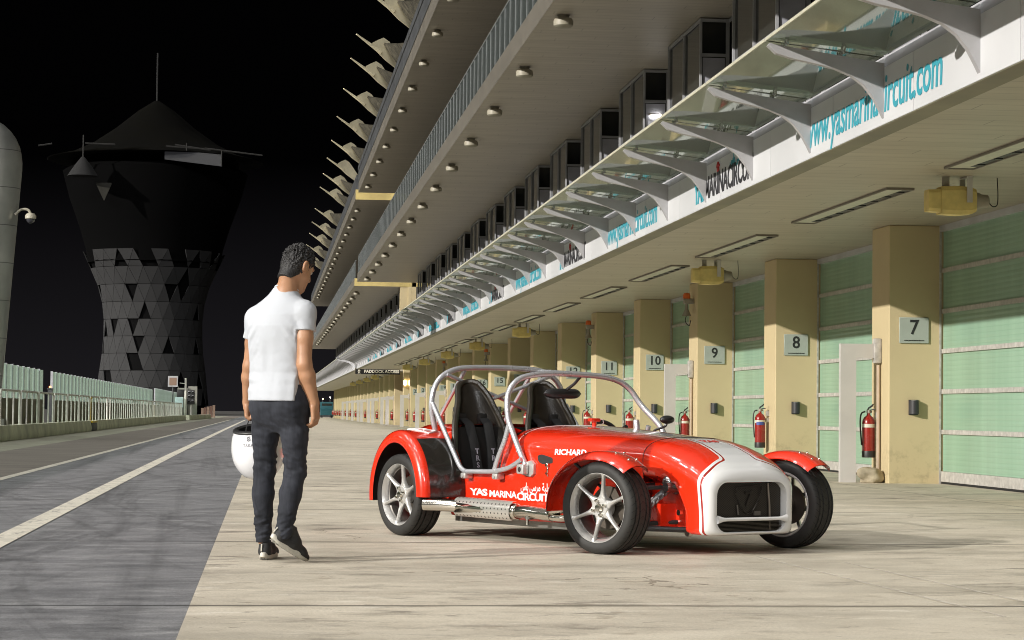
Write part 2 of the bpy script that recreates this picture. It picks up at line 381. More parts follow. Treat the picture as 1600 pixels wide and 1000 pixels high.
# painted lines
def strip(name, pts, w, z, m):
    rows = []
    for (x, y) in pts: rows.append([(x - w / 2, y, z), (x + w / 2, y, z)])
    mb = MB(); mb.grid(rows); return tag(mb.build(name, m, smooth=False, fix=False), kind='structure')
strip('road_line', [(-1.60, -10), (-1.66, 14.3), (-1.74, 40), (-1.80, 90), (-1.85, 190)], 0.17, 0.004, M_paint)
strip('road_line', [(-3.10, -10), (-3.10, 60), (-3.10, 190)], 0.13, 0.004, M_paint)
b = NB('faded_line_paint'); nf = b.noise(5, 5, 0.7); b.set(color=(0.62, 0.58, 0.5), rough=0.7, alpha=b.ramp(nf, [(0.35, 0.05), (0.62, 0.75)])); M_faded = b.m
for (a, c) in (((2.9, 13.1), (3.1, 9.2)), ((3.3, 12.6), (3.5, 9.0))):
    rows = [[(a[0] - .012, a[1], .004), (a[0] + .012, a[1], .004)], [(c[0] - .012, c[1], .004), (c[0] + .012, c[1], .004)]]
    mb = MB(); mb.grid(rows); tag(mb.build('road_line', M_faded, smooth=False, fix=False), kind='structure')

# ------------------------------------------------------------------ the pit building
XF, XS, XL, XD = 5.08, 5.05, 7.798, 8.45          # fascia, slab edge, pillar face, garage doors
S, Y7 = 6.37, 27.635
def stucco(name, color):
    b = NB(name); n = b.noise(1.3, 5, 0.6); f = b.noise(70, 3, 0.7); X, Y, Z = b.xyz()
    c = b.ramp(n, [(0.3, tuple(k * 0.92 for k in color)), (0.7, color)])
    d = b.noise(7, 5, 0.7); z0 = b.ramp(Z, [(0.35, 1.0), (0.62, 0.0)])
    c = b.mix(c, (0.30, 0.25, 0.16), b.math('MAXIMUM', b.math('MULTIPLY', b.ramp(d, [(0.50, 0.0), (0.66, 0.5)]), z0), b.math('MULTIPLY', b.ramp(b.noise(4.5, 6, .7), [(.60, 0.0), (.68, .38)]), b.ramp(Z, [(.30, 1.0), (.95, 0.0)]))))
    b.set(color=c, rough=0.8, spec=0.3); b.bump(f, 0.35, 0.003); return b.m
M_stucco = stucco('yellow_stucco', (0.57, 0.472, 0.285))
def soffit(name, lo, hi):
    b = NB(name); X, Y, Z = b.xyz()
    f = b.math('FRACT', b.math('DIVIDE', Y, 0.30)); ln = b.math('LESS_THAN', f, 0.05)
    g = b.math('FRACT', b.math('DIVIDE', b.math('ADD', X, b.math('MULTIPLY', b.math('FLOOR', b.math('DIVIDE', Y, 0.30)), 0.77)), 2.7)); lg = b.math('LESS_THAN', g, 0.004)
    n = b.noise(1.0, 4, 0.6, sc3=(0.4, 2.5, 1))
    c = b.ramp(n, [(0.3, lo), (0.7, hi)])
    c = b.mix(c, (0.10, 0.09, 0.07), b.math('MAXIMUM', b.math('MULTIPLY', ln, 0.55), b.math('MULTIPLY', lg, 0.7)))
    b.set(color=c, rough=0.45, spec=0.4); return b.m
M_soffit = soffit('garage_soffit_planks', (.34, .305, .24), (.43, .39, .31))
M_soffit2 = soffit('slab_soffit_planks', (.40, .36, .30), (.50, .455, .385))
M_slab = mat('slab_concrete', (0.10, 0.09, 0.072), 0.75, scale=2.5, var=0.25, bump=0.2)
M_end = mat('slab_end_yellow', (0.52, 0.41, 0.16), 0.8, scale=2)  # yellow on the slab faces turned to the near end
M_white = mat('white_panel', (0.70, 0.71, 0.74), 0.35, scale=0.8, var=0.05)
M_steel = mat('painted_bracket_steel', (0.42, 0.42, 0.44), 0.45, scale=3, var=0.10)
M_alu = mat('rail_aluminium', (0.43, 0.415, 0.39), 0.5, scale=14, var=0.25)
M_frame = mat('window_frame_grey', (0.44, 0.45, 0.48), 0.45, scale=3)
M_post = mat('balustrade_post_grey', (0.16, 0.17, 0.17), .4)
M_chrome = mat('clamp_steel', (0.75, 0.74, 0.70), 0.2, metal=1.0)
M_dark = mat('dark_void', (0.012, 0.012, 0.012), 0.8)
def door_green():
    b = NB('door_polycarbonate'); X, Y, Z = b.xyz()
    f = b.math('FRACT', b.math('DIVIDE', Z, 0.062)); rib = b.math('SUBTRACT', 1.0, b.math('MULTIPLY', b.math('ABSOLUTE', b.math('SUBTRACT', f, 0.5)), 2.0))
    n = b.noise(1.0, 4, 0.6, sc3=(1, 1.2, 0.25))
    c = b.ramp(n, [(0.3, (0.235, 0.39, 0.285)), (0.7, (0.315, 0.48, 0.36))])
    c = b.mix(c, (0.16, 0.32, 0.21), b.math('MULTIPLY', b.math('LESS_THAN', rib, 0.16), 0.28))
    st = b.noise(1.0, 3, 0.5, sc3=(1, 3.2, 0.05)); c = b.mix(c, b.ramp(st, [(0.35, 0.86), (0.6, 1.05)]), 0.8, 'MULTIPLY')
    b.set(color=c, rough=0.3, spec=0.5); b.bump(rib, 0.25, 0.01); return b.m
M_door = door_green()
def canopy_glass():
    m = bpy.data.materials.new('canopy_glass'); m.use_nodes = True; N = m.node_tree.nodes; L = m.node_tree.links; N.clear()
    out = N.new('ShaderNodeOutputMaterial'); tr = N.new('ShaderNodeBsdfTransparent'); tr.inputs[0].default_value = (0.80, 0.90, 0.80, 1)
    tl = N.new('ShaderNodeBsdfTranslucent'); tl.inputs[0].default_value = (0.66, 0.68, 0.52, 1)
    gl = N.new('ShaderNodeBsdfGlossy'); gl.inputs[0].default_value = (0.9, 0.95, 0.9, 1); gl.inputs[1].default_value = 0.04
    fr = N.new('ShaderNodeFresnel'); fr.inputs[0].default_value = 1.6
    nz = N.new('ShaderNodeTexNoise'); nz.inputs['Scale'].default_value = 2.5; nz.inputs['Detail'].default_value = 6
    tc = N.new('ShaderNodeTexCoord'); L.new(tc.outputs['Object'], nz.inputs['Vector'])
    mr = N.new('ShaderNodeMapRange'); mr.inputs[1].default_value = 0.3; mr.inputs[2].default_value = 0.7; mr.inputs[3].default_value = 0.30; mr.inputs[4].default_value = 0.46; L.new(nz.outputs[0], mr.inputs[0])
    a = N.new('ShaderNodeMixShader'); L.new(mr.outputs[0], a.inputs[0]); L.new(tr.outputs[0], a.inputs[1]); L.new(tl.outputs[0], a.inputs[2])
    c = N.new('ShaderNodeMixShader'); L.new(fr.outputs[0], c.inputs[0]); L.new(a.outputs[0], c.inputs[1]); L.new(gl.outputs[0], c.inputs[2])
    L.new(c.outputs[0], out.inputs[0]); return m
M_canopy = canopy_glass()
def tint_glass(name, col, fac, rough=0.05):
    m = bpy.data.materials.new(name); m.use_nodes = True; N = m.node_tree.nodes; L = m.node_tree.links; N.clear()
    out = N.new('ShaderNodeOutputMaterial'); tr = N.new('ShaderNodeBsdfTransparent'); tr.inputs[0].default_value = (*col, 1)
    pr = N.new('ShaderNodeBsdfPrincipled'); pr.inputs['Base Color'].default_value = (*[c * 0.6 for c in col], 1); pr.inputs['Roughness'].default_value = rough
    a = N.new('ShaderNodeMixShader'); a.inputs[0].default_value = fac; L.new(tr.outputs[0], a.inputs[1]); L.new(pr.outputs[0], a.inputs[2]); L.new(a.outputs[0], out.inputs[0]); return m
M_bal = tint_glass('balustrade_glass', (0.30, 0.34, 0.33), 0.40, 0.15)
M_win = mat('dark_window_glass', (0.022, 0.024, 0.023), 0.06, scale=2, spec=0.6)
M_pane_refl = mat('pane_reflection_grey', (0.46, 0.47, 0.54), 0.7, scale=4)  # pale tone painted in for a reflection in the bay glass
M_petal = mat('roof_petal_membrane', (0.80, 0.72, 0.50), 0.7, scale=1.2, var=0.2)
M_petal_d = mat('roof_vault_membrane', (0.10, 0.09, 0.065), 0.8, scale=2.5, var=0.5)
M_band = mat('parapet_cladding', (0.055, 0.058, 0.062), 0.5, scale=1.5, var=0.25)
M_warm = emis('warm_lamp', (1.0, 0.72, 0.36), 12.0)
M_wglint = emis('white_glint', (1.0, 0.96, 0.88), 14.0)  # glow that imitates a reflection in one bay window

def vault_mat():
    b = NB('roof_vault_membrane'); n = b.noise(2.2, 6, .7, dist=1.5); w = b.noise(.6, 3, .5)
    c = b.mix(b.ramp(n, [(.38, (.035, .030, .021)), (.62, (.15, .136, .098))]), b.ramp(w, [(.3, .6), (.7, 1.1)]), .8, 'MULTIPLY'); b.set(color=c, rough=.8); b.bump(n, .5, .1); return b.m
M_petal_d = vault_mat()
def bracket_mb():
    # arm profile in x,z seen along the building, local origin on the fascia at z=0 -> 3.28
    mb = MB(); top = [(0.0, 3.79), (-.94, 3.925), (-.975, 3.935)]
    bot = [(-.99, 3.915), (-0.92, 3.85), (-0.78, 3.81), (-0.60, 3.775), (-0.42, 3.735), (-0.28, 3.68), (-0.17, 3.60), (-0.09, 3.50), (-0.035, 3.40), (0.0, 3.33)]
    mb.prism(top + bot, 1, -0.035, 0.035); return mb
def clamp_mb():
    mb = MB()
    mb.cyl((-.88, 0, 3.955), (-.30, 0, 3.875), .008, 6)
    for x, z in ((-0.84, 3.915), (-0.36, 3.845)):
        mb.cyl((x, 0, z - 0.06), (x, 0, z + 0.075), 0.012, 8)
        for dy in (-0.075, 0.075):
            mb.tube([(x, 0, z + 0.01), (x, dy, z + 0.035)], 0.009, 6); mb.cyl((x, dy, z + 0.005), (x, dy, z + 0.075), 0.017, 8)
    return mb
def bay_parts(parent, y0, proto={}):
    """one projecting window bay: y0 its near face, 3.4 m long, then a 3 m recess"""
    def P(name, fn, m):
        if name in proto: o = proto[name].copy(); COL.objects.link(o); o.parent = parent
        else:
            mb = fn(); o = mb.build(name, m, parent, smooth=False); proto[name] = o
        o.location = (0, y0, 0); return o
    z0, z1, x0, x1 = 3.95, 8.3, 8.0, 8.52
    def glass():
        mb = MB(); mb.box((x0 + .03, .03, z0), (x1, 3.37, z1)); mb.box((x1 + .05, 3.37, z0), (x1 + .1, 6.4, z1)); return mb
    def frame():
        mb = MB(); w = .035
        for z in (z0, 5.4, 6.95, z1 - .06):
            mb.box((x0, -.012, z if z != 6.95 else 7.58), (x1, .02, (z if z != 6.95 else 7.58) + .06)); mb.box((x0 - .012, .02, z), (x0 + .02, 3.4, z + .06)); mb.box((x1 + .02, 3.4, z), (x1 + .045, 6.37, z + .06))
        for y in (0.0, 1.7, 3.36): mb.box((x0 - .014, y - .03, z0), (x0 + .028, y + .03, z1))
        mb.box((x1 - .03, -.03, z0), (x1 + .03, .025, z1))
        for y in (3.9, 5.1): mb.box((x1 + .0, y, z0), (x1 + .049, y + .06, z1))
        return mb
    def pane_reflection():  # pale slabs drawn as the reflection on the near pane
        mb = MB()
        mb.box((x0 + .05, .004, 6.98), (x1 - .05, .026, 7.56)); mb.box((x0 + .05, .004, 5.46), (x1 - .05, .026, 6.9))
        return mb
    def brace():
        mb = MB()
        for k in range(3):
            z = 7.66 + k * .15; mb.tube([(x0 + .06, .02, z + .26), (x1 - .05, .02, z)], .008, 6)
        return mb
    P('window', glass, M_win); P('window_frame', frame, M_frame); P('pane_reflection', pane_reflection, M_pane_refl)

def pit_building(label, ya, yb, pillars, bays, brackets, near_end, panel_len):
    root = empty('pit_building', (0, 0, 0)); tag(root, label, 'building', 'pit garage buildings')
    def part(name, mb, m, smooth=False, ang=30): return mb.build(name, m, root, smooth=smooth, ang=ang)
    # ceilings and slabs
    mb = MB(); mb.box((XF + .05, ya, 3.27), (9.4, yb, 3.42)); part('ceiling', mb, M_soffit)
    mb = MB(); mb.box((XF - .015, ya, 3.262), (XF + .20, yb, 3.269)); part('drip_edge', mb, mat('drip_edge_metal', (0.20, 0.19, 0.13), 0.6, var=.3, scale=1.2))
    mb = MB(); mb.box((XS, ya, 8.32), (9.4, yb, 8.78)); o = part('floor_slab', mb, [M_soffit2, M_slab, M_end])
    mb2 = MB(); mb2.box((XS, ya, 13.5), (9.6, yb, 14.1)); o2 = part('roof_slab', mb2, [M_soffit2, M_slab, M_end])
    for q in (o, o2):
        for p in q.data.polygons:
            p.material_index = 0 if p.normal.z < -.5 else 2 if p.normal.y < -.5 else 1
    # upper walls
    mb = MB(); mb.box((8.75, ya, 3.42), (9.4, yb, 8.32)); part('upper_wall', mb, mat('upper_wall_grey', (0.07, 0.065, 0.06), .8))
    mb = MB(); mb.box((8.6, ya, 8.78), (9.4, yb, 13.5)); part('upper_wall', mb, mat('terrace_wall', (0.10, 0.09, 0.075), .8))
    mb = MB(); mb.box((8.5, ya, 3.42), (8.75, ya + .5, 13.4)); mb.box((8.28, ya, 4.0), (8.49, ya + .6, 8.319)); mb.box((7.8, ya + .05, 4.0), (8.279, ya + .6, 8.318)); part('end_wall', mb, M_stucco)
    # fascia panels
    n = max(1, round((yb - ya) / panel_len))
    proto = None
    for k in range(n):
        y0 = ya + (yb - ya) * k / n; L_ = (yb - ya) / n
        if proto is None:
            mb = MB(); mb.box((XF, .006, 3.28), (XF + .045, L_ - .006, 3.755)); proto = part('fascia_panel', mb, M_white); o = proto
        else:
            o = proto.copy(); COL.objects.link(o)
        o.location = (0, y0, 0)
    mb = MB(); mb.box((XF + .02, ya, 3.757), (XF + .12, yb, 3.86)); part('fascia_cap', mb, M_steel)
    # canopy
    bp = cp = gp = None
    for k, y in enumerate(brackets):
        if bp is None:
            bp = bracket_mb().build('canopy_bracket', M_steel, root, ang=25); cp = clamp_mb().build('glass_clamp', M_chrome, bp)
            bp.location = (XF, y, 0)
        else:
            q = bp.copy(); COL.objects.link(q); q.location = (XF, y, 0); c = cp.copy(); COL.objects.link(c); c.parent = q
        if k < len(brackets) - 1:
            if gp is None:
                L_ = brackets[1] - brackets[0]; mb = MB()
                mb.add([(-1.0, .02, 3.957), (-1.0, L_ - .02, 3.957), (-.02, L_ - .02, 3.845), (-.02, .02, 3.845), (-1.0, .02, 3.972), (-1.0, L_ - .02, 3.972), (-.02, L_ - .02, 3.86), (-.02, .02, 3.86)],
                       [(0,3,2,1),(4,5,6,7),(0,1,5,4),(1,2,6,5),(2,3,7,6),(3,0,4,7)])
                mb.box((-1.012, .02, 3.952), (-1.0005, L_ - .02, 3.977), 1); gp = part('canopy_glass', mb, [M_canopy, mat('glass_edge', (.50, .49, .38), .4)]); q = gp
            else:
                q = gp.copy(); COL.objects.link(q)
            q.location = (XF, y, 0)
    # glass balustrade on the slab and cladding on the roof edge
    mb = MB(); mb.box((XS + .05, ya, 8.782), (XS + .065, yb, 9.80)); part('balustrade_glass', mb, M_bal)
    mb = MB(); y = ya + .3
    while y < yb:
        mb.box((XS + .03, y - .014, 8.79), (XS + .048, y + .014, 9.78)); y += 1.06
    mb.box((XS + .045, ya, 9.802), (XS + .10, yb, 9.84)); part('balustrade_post', mb, M_post)
    mb = MB(); mb.box((XS - .02, ya, 14.102), (XS + .2, yb, 14.72)); y = ya
    part('parapet', mb, M_band)
    # garages
    pp = None
    for (k, y) in pillars:
        if pp is None:
            mb = MB(); mb.rbox((XL, 0, -.02), (8.6, .80, 3.271), .012, 1); pp = mb.build('pillar', M_stucco, root, ang=30)
            mb = MB(); mb.box((8.452, -.012, 0), (8.478, -.0, 3.25)); mb.box((8.452, .80, 0), (8.478, .812, 3.25)); tr = mb.build('edge_trim', M_alu, pp, smooth=False); q = pp
            mb = MB(); mb.box((XD + .05, .82, 0.16), (XD + .07, S - .02, 3.24)); dp = mb.build('garage_door', M_door, root, smooth=False)
            mb = MB()
            for z in (.655, 1.165, 1.676, 2.18, 2.696): mb.box((XD + .025, .83, z - .028), (XD + .049, S - .03, z + .028))
            mb.box((XD + .02, .83, .03), (XD + .08, S - .03, .158)); rp = mb.build('door_rail', M_alu, dp, smooth=False); d = dp
            mb = MB(); mb.box((XD + .0, .81, 3.19), (XD + .12, S - .01, 3.268)); hp = mb.build('door_header', M_frame, dp, smooth=False)
            mb = MB(); mb.box((XD + .03, .82, 0.002), (XD + .09, S - .02, .028)); sp = mb.build('door_seal', M_dark, dp, smooth=False)
        else:
            q = pp.copy(); COL.objects.link(q); t = tr.copy(); COL.objects.link(t); t.parent = q
            d = dp.copy(); COL.objects.link(d)
            for ch in (rp, hp, sp): t = ch.copy(); COL.objects.link(t); t.parent = d
        q.location = (0, y, 0); d.location = (0, y, 0)
    mb = MB(); mb.box((8.9, ya, 0), (9.4, yb, 3.27)); part('back_wall', mb, M_dark)
    for y in bays: bay_parts(root, y)
    return root
PIL1 = [(k, Y7 + (k - 7) * S) for k in range(5, 23)]
BR1 = [18.20 + 2.54 * j for j in range(-4, 45)]
pit_building('long near pit building with numbered garages, glass canopy and white lettered fascia', 2.0, 129.6, PIL1,
             [41.3 + 6.37 * (k - 5) for k in range(0, 18)], BR1, False, 2.54)
PIL2 = [(k, 138.5 + (k - 24) * S) for k in range(24, 45)]
pit_building('far pit building continuing beyond the paddock access gap', 133.9, 272.0, PIL2,
             [136.5 + 6.37 * k for k in range(0, 21)], [134.0 + 2.54 * j for j in range(0, 54)], True, 2.54)
PB1 = bpy.data.objects['pit_building']; PB2 = bpy.data.objects['pit_building.001']
# roof petals: pale sails that rise outwards from the roof edge, dark vault between them
def petal(parent, y, tipx, tipz, w, sc_=1.0):
    d = tipx - 3.6; e = tipz - 16.35
    blade = [(5.75, 15.0), (5.2, 15.22), (4.75, 15.52), (4.46, 15.78), (4.29, 16.08), (4.47, 16.20), (4.68, 16.31), (4.88, 16.2), (5.05, 15.98), (5.3, 15.62), (5.55, 15.33), (5.85, 15.1)]
    mb = MB(); mb.prism([(5.0 + (x - 5.0) * 1.22 + d, 15.2 + (z - 15.2) * 1.18 + e) for x, z in blade], 1, 0, .12)
    mb.v = [(v[0], y + v[1] - (5.4 - v[0]) * .55, v[2]) for v in mb.v]
    o = mb.build('roof_petal', M_petal, parent, smooth=False)
    mb = MB(); mb.tube([(4.5 + d, y - .45, 15.88 + e), (3.45 + d, y - 1.05, 16.52 + e)], [.10, .03], 6); mb.build('petal_spike', M_petal, o)
def vault(parent, ya, yb, z1):
    rows = []
    for i in range(15):
        t = i / 14; y = ya + (yb - ya) * t; ex = 5.55 - .95 * t ** 1.5; ez = 15.05 + 1.2 * t ** 1.35
        rows.append([(ex + (6.3 - ex) * q, y - (5.4 - ex) * .5 * (1 - q), ez + (14.76 - ez) * q - .30 * math.sin(PI * q)) for q in [k / 8 for k in range(9)]])
    mb = MB(); mb.grid(rows); mb.grid([[(p[0] + .02, p[1], p[2] + .05) for p in r] for r in rows], flip=True)
    mb.build('roof_vault', M_petal_d, parent, fix=False)
tips = [64.5, 74.8, 84.1, 93.9, 100.3, 109.8, 120.2, 130.8]
for i, y in enumerate(tips):
    petal(PB1, y, 3.6, 16.35, 6.0)
    if i: vault(PB1, tips[i - 1], y, 16.0)
tips2 = [140.4, 149.7, 158.7, 175.6, 188.0, 200.0, 214.0, 230.0]
for i, y in enumerate(tips2):
    petal(PB2, y, 3.6, 16.4, 6.5)
    if i: vault(PB2, tips2[i - 1], y, 16.0)
mb = MB(); mb.box((5.0, 60, 14.73), (9.5, 129.5, 15.0)); mb.build('roof', M_band, PB1, smooth=False)
mb = MB(); mb.box((5.1, 134, 14.73), (9.5, 272, 15.0)); mb.build('roof', M_band, PB2, smooth=False)

# lettering on the fascia
M_cyan = mat('cyan_lettering', (0.05, 0.36, 0.46), 0.5, var=.05); M_black = mat('black_lettering', (0.03, 0.03, 0.035), 0.5); M_redl = mat('red_lettering', (0.5, 0.03, 0.03), .5)
ARAB = '\ufeb1\ufe8e\ufef3 \ufef0\ufeb3\ufeae\ufee3 \ufe94\ufe92\ufee0\ufea3'
proto_w = proto_y = None
for k in range(-1, 9):
    yl = 20.9 + 12.6 * k                                  # left end of the web address
    if yl < 121:
        if proto_w is None:
            mb = MB(); put_text(mb, 'www.yasmarinacircuit.com', .40, (0, 0, 0), (0, -1, 0), (0, 0, 1), bold=.004, depth=.004, align='LEFT', shear=.12, sx=.80)
            ys = [v[1] for v in mb.v]; f = 4.35 / (max(ys) - min(ys)); mb.v = [(v[0], v[1] * f, v[2] * 1.14) for v in mb.v]
            proto_w = mb.build('lettering', M_cyan, PB1, smooth=False); o = proto_w
        else: o = proto_w.copy(); COL.objects.link(o)
        o.location = (XF - .004, yl, 3.52)
        yy = yl + 5.6
        if yy < 126:
            if proto_y is None:
                mb = MB(); put_text(mb, 'YAS', .36, (0, 0, 0), (0, -1, 0), (0, 0, 1), 1, bold=.016, depth=.004, align='LEFT', space=.88)
                w = -min(v[1] for v in mb.v) + .03
                put_text(mb, 'MARINACIRCUIT', .36, (0, -w, 0), (0, -1, 0), (0, 0, 1), 0, bold=.007, depth=.004, align='LEFT', space=.95)
                ys = [v[1] for v in mb.v]; f = 3.3 / (max(ys) - min(ys)); mb.v = [(v[0], v[1] * f, v[2]) for v in mb.v]
                put_text(mb, ARAB, .15, (0, -2.55, .185), (0, -1, 0), (0, 0, 1), 1, bold=.004, depth=.004)
                for a in range(5):
                    mb.tube([(0, -1.42 + .07 * math.cos(a * 1.26 + .3), .19 + .06 * math.sin(a * 1.26 + .3)), (0, -1.42 + .02 * math.cos(a * 1.26), .19 + .02 * math.sin(a * 1.26))], [.012, .022], 6, 2)
                proto_y = mb.build('lettering', [M_black, M_cyan, M_redl], PB1, smooth=False); o = proto_y
            else: o = proto_y.copy(); COL.objects.link(o)
            o.location = (XF - .004, yy, 3.48)

# ------------------------------------------------------------------ things fixed to the building
M_plate = mat('sign_plate', (0.36, 0.40, 0.36), 0.4, var=.06); M_num = mat('sign_number', (0.02, 0.022, 0.022), .5)
M_lampb = mat('lamp_housing_black', (0.03, 0.03, 0.035), .5); M_red = mat('extinguisher_red', (0.27, 0.014, 0.010), .28, var=.1, coat=.4)
M_rub = mat('black_plastic', (0.02, 0.02, 0.02), .5); M_lab = mat('paper_label', (0.6, 0.58, 0.5), .6); M_blue = mat('label_blue', (0.05, 0.08, 0.3), .5)
M_wpost = mat('white_post_paint', (0.52, 0.50, 0.48), .5, scale=2, var=.08); M_yel = mat('speaker_yellow', (0.66, 0.53, 0.20), .55, scale=4, var=.2)
M_grey = mat('grey_casting', (0.30, 0.28, 0.24), .6); M_orange = mat('beacon_orange', (0.65, 0.14, 0.03), .3)
M_dome = mat('dome_lamp_shell', (0.37, 0.345, 0.275), .5, var=.05); M_trough = mat('trough_inside', (0.50, 0.50, 0.40), .5); M_troughd = mat('trough_edge', (0.20, 0.18, 0.15), .6)
NUMW = {7: 'seven', 8: 'eight', 9: 'nine', 10: 'ten', 11: 'eleven', 12: 'twelve', 13: 'thirteen', 14: 'fourteen', 15: 'fifteen', 16: 'sixteen', 17: 'seventeen', 18: 'eighteen', 19: 'nineteen', 20: 'twenty', 21: 'twenty-one', 22: 'twenty-two'}
def sign(k, y, x=8.121):
    t = empty('number_sign', (x, y, 1.936)); tag(t, 'grey garage sign reading %d on its yellow pillar' % k, 'sign', 'garage number signs')
    mb = MB(); mb.rbox((-.19, -.022, -.164), (.19, -.001, .164), .004, 1); mb.build('plate', M_plate, t)
    mb = MB(); put_text(mb, str(k), .26, (0, -.0235, .03), (1, 0, 0), (0, 0, 1), depth=.003, bold=.004, space=1.05, sx=.95); mb.build('number', M_num, t, smooth=False)
    mb = MB(); put_text(mb, 'www.yasmarinacircuit.com', .024, (0, -.0235, -.128), (1, 0, 0), (0, 0, 1), depth=.003, bold=.0008); mb.build('small_print', M_num, t, smooth=False)
for k, y in PIL1:
    if k >= 7: sign(k, y)
# half-round lamps on the pillar fronts
lp = None
for k, y in PIL1:
    if k < 7: continue
    if lp is None:
        lp = empty('wall_lamp'); prof = [(.065 * math.sin(a), -.012 - .085 * math.cos(a)) for a in [(-90 + 15 * i) * PI / 180 for i in range(13)]]
        mb = MB(); mb.prism(prof, 2, -.085, .085); mb.build('lamp_shade', M_lampb, lp, ang=35)
        mb = MB(); mb.box((-.062, -.0119, -.095), (.062, -.001, .095)); mb.build('backplate', M_lampb, lp, smooth=False); o = lp
        mb = MB(); mb.lathe([(.0, .074), (.045, .074), (.045, .0865)], seg=12, c=(0, -.052, 0)); mb.build('lens', M_lab, lp)
    else: o = copy_tree(lp)
    o.location = (8.118, y, .962)
    tag(o, 'black half-round wall lamp below the number %d sign' % k, 'wall lamp', 'wall lamps on the pillars')
# fire extinguishers on the track side of the pillars
def extinguisher():
    t = empty('fire_extinguisher')
    mb = MB(); mb.lathe([(0, 0), (.078, .0), (.082, .012), (.082, .44), (.078, .475), (.058, .515), (.03, .535), (.022, .55), (.022, .565), (0, .565)], seg=24); mb.build('cylinder_body', M_red, t)
    mb = MB(); mb.lathe([(.0835, .002), (.0842, .006), (.0842, .082), (.0832, .085)], seg=24); mb.build('foot_ring', M_rub, t)
    mb = MB(); mb.lathe([(.0828, .385), (.0832, .385), (.0832, .43), (.0828, .43)], seg=24); mb.build('label_band', M_lab, t)
    mb = MB(); mb.lathe([(.022, .565), (.028, .57), (.028, .605), (.018, .612), (0, .612)], seg=12); mb.cyl((0, 0, .59), (.045, .02, .585), .012, 8); mb.build('valve', M_grey, t)
    mb = MB(); mb.tube([(-.01, 0, .61), (.0, -.01, .635), (.035, -.03, .66), (.05, -.04, .685)], [.011, .012, .013, .008], 8); mb.tube([(.0, 0, .60), (.05, -.03, .615), (.075, -.05, .61)], .008, 8); mb.build('handle', M_rub, t)
    mb = MB(); mb.tube(smooth_path([(-.04, .01, .59), (-.09, .02, .56), (-.105, .02, .45), (-.095, .01, .25), (-.09, 0, .16)]), .010, 8); mb.build('hose', M_rub, t)
    mb = MB(); mb.box((.082, -.03, .40), (.13, .03, .46)); mb.box((.10, -.05, .50), (.135, .05, .58)); mb.build('wall_bracket', M_alu, t, smooth=False)
    return t
ex = None
for k, y in PIL1 + PIL2:
    if k < 7: continue
    o = extinguisher() if ex is None else copy_tree(ex); ex = ex or o
    o.location = (XL - .135, y + .45, .315 + .02 * ((k * 7) % 3 - 1))
    near = 'beside the %d pillar' % k if k < 23 else None
    if near: tag(o, 'red fire extinguisher hung on the track side of the number %d pillar' % k, 'extinguisher', 'fire extinguishers on the pillars')
    else: tag(o, 'tiny red fire extinguisher on a pillar of the far building', 'extinguisher', 'fire extinguishers on the far pillars')
b8 = [o for o in COL.objects if o.name.startswith('fire_extinguisher') and o.get('label', '').endswith('number 8 pillar')][0]
mb = MB(); mb.prism([(.0845 * math.cos(R(a)), .0845 * math.sin(R(a))) for a in range(215, 320, 7)], 2, .355, .405); mb.build('blue_label', M_blue, b8, fix=True)
# white inverted-L posts in front of the doors
def lpost():
    t = empty('door_post'); mb = MB(); mb.prism([(7.262, 0), (7.467, 0), (7.467, 1.585), (7.70, 1.585), (7.70, 1.768), (7.262, 1.768)], 1, -.03, .05); mb.v = [(v[0] - 7.365, v[1], v[2]) for v in mb.v]
    mb.build('post', M_wpost, t, smooth=False); mb = MB(); mb.rbox((.334, -.06, 1.52), (.432, .07, 1.84), .02, 2); mb.build('fixing_plate', M_alu, t)
    mb = MB(); mb.tube([(.40, .0, 1.50), (.40, .0, .1)], .025, 8); mb.build('conduit', mat('conduit_pink', (.45, .36, .27), .6), t); return t
pp = None
for k, y in PIL1 + PIL2:
    if k not in (7, 9, 12, 16, 18, 20, 22, 24, 25, 27, 28, 30, 31, 33, 35, 37): continue
    o = lpost() if pp is None else copy_tree(pp); pp = pp or o
    o.location = (7.365, y + .36, 0.0)
    if k < 23: tag(o, 'white inverted-L post fixed to the number %d pillar' % k, 'post', 'white posts by the pillars')
    else: tag(o, 'white inverted-L post by a pillar of the far building', 'post', 'white posts of the far building')
# a stone at the foot of pillar 7
def sdf_rock(loc, s, name, label):
    bm = bmesh.new(); bmesh.ops.create_icosphere(bm, subdivisions=4, radius=1)
    from mathutils import noise as mn
    for v in bm.verts:
        n = mn.noise(v.co * 1.3 + Vector((3, 1, 2))) * .35 + mn.noise(v.co * 3.5) * .1
        v.co = v.co * (1 + n); v.co.z = max(v.co.z, -.72)
        v.co = Vector((v.co.x * s[0], v.co.y * s[1], (v.co.z + .72) * s[2]))
    mb = MB(); mb.bm(bm); o = mb.build(name, mat('sandstone', (.36, .31, .22), .85, scale=5, var=.35, bump=.6), loc=loc); return tag(o, label, 'stone')
sdf_rock((7.62, Y7 + .22, 0), (.155, .13, .125), 'stone', 'brown stone lying at the foot of the number 7 pillar')
